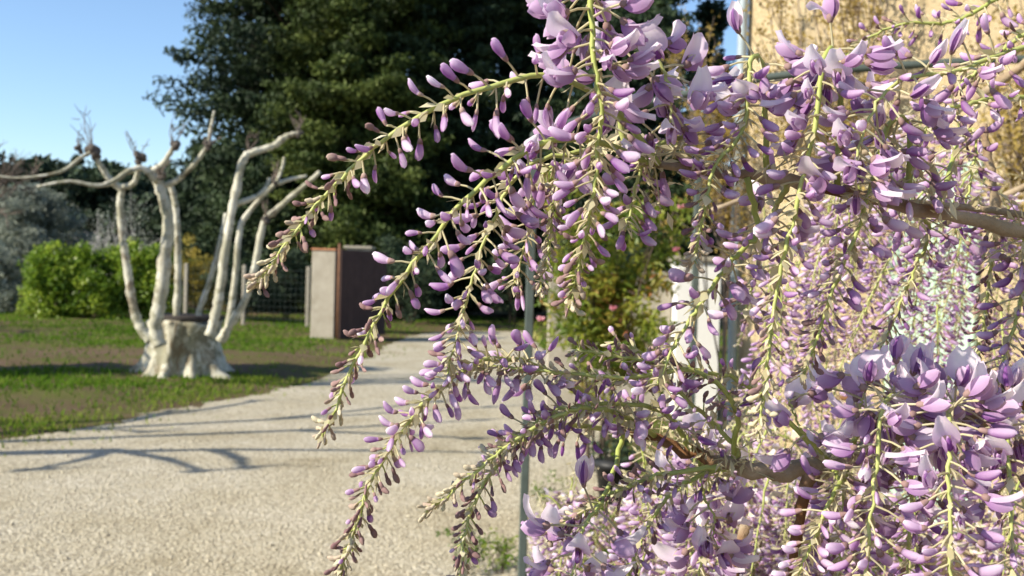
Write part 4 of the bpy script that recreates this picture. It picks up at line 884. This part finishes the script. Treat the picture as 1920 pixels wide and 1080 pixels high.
raceme([(1600, 852, .80), (1612, 770, .75), (1628, 712, .74)], 1.05, 1.0, 7, 51, start=.5, rs=.0016)
raceme([(1310, 853, .82), (1320, 930, .84), (1340, 975, .84), (1330, 1030, .84)], 1.08, .92, 12, 52, start=.45, rs=.0016)
raceme([(1640, 372, .78), (1740, 420, .85), (1717, 500, .86), (1680, 590, .86), (1640, 680, .86)], .7, .2, 62, 37, start=.12)
raceme([(1850, 410, .79), (1865, 440, .86), (1857, 516, .87), (1845, 600, .87), (1828, 690, .87)], .5, .1, 64, 38, start=.1)
raceme([(1920, 430, .76), (1925, 480, .80), (1915, 560, .80), (1890, 650, .80), (1860, 740, .80)], .72, .4, 50, 39, start=.1)
raceme([(1480, 342, .72), (1440, 420, .78), (1420, 500, .79), (1395, 590, .79)], .75, .55, 36, 40, start=.1)
raceme([(1760, 395, .74), (1800, 260, .85), (1830, 250, .86), (1820, 340, .86), (1790, 440, .86)], .75, .5, 36, 43, start=.25)
# --- further racemes hanging in the depth of the vine
gB = np.random.default_rng(21)
def hang(x, y, d, L, m0, m1, n, seed, lo=True, sway=.25):
    p = pt(x, y, d); dx = gB.normal(0, sway) * L - .12 * L; dy = gB.normal(0, sway) * L * .6
    P = [p + [-dx * .25, -dy * .2, .05 * L], p, p + [dx * .35, dy * .35, -.35 * L], p + [dx, dy, -L]]
    raceme([np.array(q) for q in P], m0, m1, n, seed, lo=lo, rs=.0017, start=.12, dens=1.15)
sd_ = 200
zones = [  # x0, x1, y0, y1, d0, d1, count, m0 range, m1 range
    (1440, 1920, 380, 640, 1.4, 2.8, 32, (.5, .8), (.1, .5)),
    (1400, 1920, 620, 820, 1.5, 2.8, 38, (.55, .85), (.15, .5)),
    (1180, 1500, 760, 960, 1.3, 2.2, 26, (.6, 1.0), (.2, .6)),
    (1020, 1600, 890, 1060, 1.4, 2.6, 84, (.8, 1.08), (.3, .6)),
    (1500, 1920, 820, 1040, 1.3, 2.0, 26, (.7, 1.02), (.3, .6)),
    (1420, 1720, 340, 560, 1.25, 2.0, 14, (.5, .85), (.1, .5)),
    (1560, 1900, 180, 380, 1.15, 2.0, 20, (.6, .9), (.2, .5)),
]
for (x0, x1, y0, y1, d0, d1, cnt, ma, mz) in zones:
    for k in range(cnt):
        sd_ += 1; hang(gB.uniform(x0, x1), gB.uniform(y0, y1), gB.uniform(d0, d1), gB.uniform(.15, .26), *((gB.uniform(*ma), gB.uniform(*mz)) if gB.random() > .25 else (.34, .02)), int(gB.integers(42, 64)), sd_)

# thin tan shoots in the tangle, each leaving the wood beside a raceme
for k in range(34):
    p = RAC[int(gB.integers(40, len(RAC)))][1]; dr = gB.standard_normal(3) * [1, .6, .6]; dr /= np.linalg.norm(dr); L = gB.uniform(.06, .16)
    wood([p, p + dr * L * .5 + gB.standard_normal(3) * .015, p + dr * L], .0015, .0008, 10, seg=5, name='shoot')

# the largest flowers and buds are pieces of their own, the rest one mass for each raceme
vis_fl = sorted([i for i in range(len(ITEMS)) if 'flower' in ITEMS[i][2] and ITEMS[i][0] > 0], key=lambda i: -ITEMS[i][0])[:290]
vis_bd = sorted([i for i in range(len(ITEMS)) if 'flower' not in ITEMS[i][2] and ITEMS[i][0] > 0], key=lambda i: -ITEMS[i][0])[:290]
single = set(vis_fl) | set(vis_bd)
robj = []
for mb, o in RAC: robj.append(mb.build('raceme', FM, vine, origin=o))
mass = {}
for i, (sz_, rid, ky, idx, A, p, dt) in enumerate(ITEMS):
    if i in single:
        nm = 'flower' if 'flower' in ky else 'bud'
        ob = bpy.data.objects.new(nm, shape_mesh(ky, idx)); col.objects.link(ob); ob.parent = robj[rid]
        m4 = Matrix.Identity(4)
        for a_ in range(3):
            for b_ in range(3): m4[a_][b_] = A[a_, b_]
            m4[a_][3] = (p - RAC[rid][1])[a_]
        ob.matrix_local = m4
    else:
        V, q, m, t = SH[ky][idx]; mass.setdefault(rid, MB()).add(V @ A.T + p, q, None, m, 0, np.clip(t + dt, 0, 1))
for rid, mb in mass.items():
    o = mb.build('bud_mass', FM, robj[rid], origin=RAC[rid][1]); o['kind'] = 'stuff'

# unfolding young leaves where the racemes leave the wood
lm = MB()
for mb, o_ in RAC:
    for k in range(2):
        n = 7; dr = gB.standard_normal(3) * [1, 1, .6] + [0, 0, .3]; dr /= np.linalg.norm(dr); p = o_ + gB.standard_normal(3) * .004
        lm.tube([p, p + dr * .018 + [0, 0, .002], p + dr * .038], [.0007, .0006, .0004], 4, 0, .4, cap=False)
        C = p + dr * np.linspace(.008, .04, n)[:, None] + gB.standard_normal((n, 3)) * .004; leaves(lm, C, gB.uniform(.008, .016, n), aspect=.34, tone=gB.uniform(.1, .8, n))
o = lm.build('young_leaves', M['bract'], vine, smooth=False, origin=pt(1500, 600, 1.0)); o['kind'] = 'stuff'
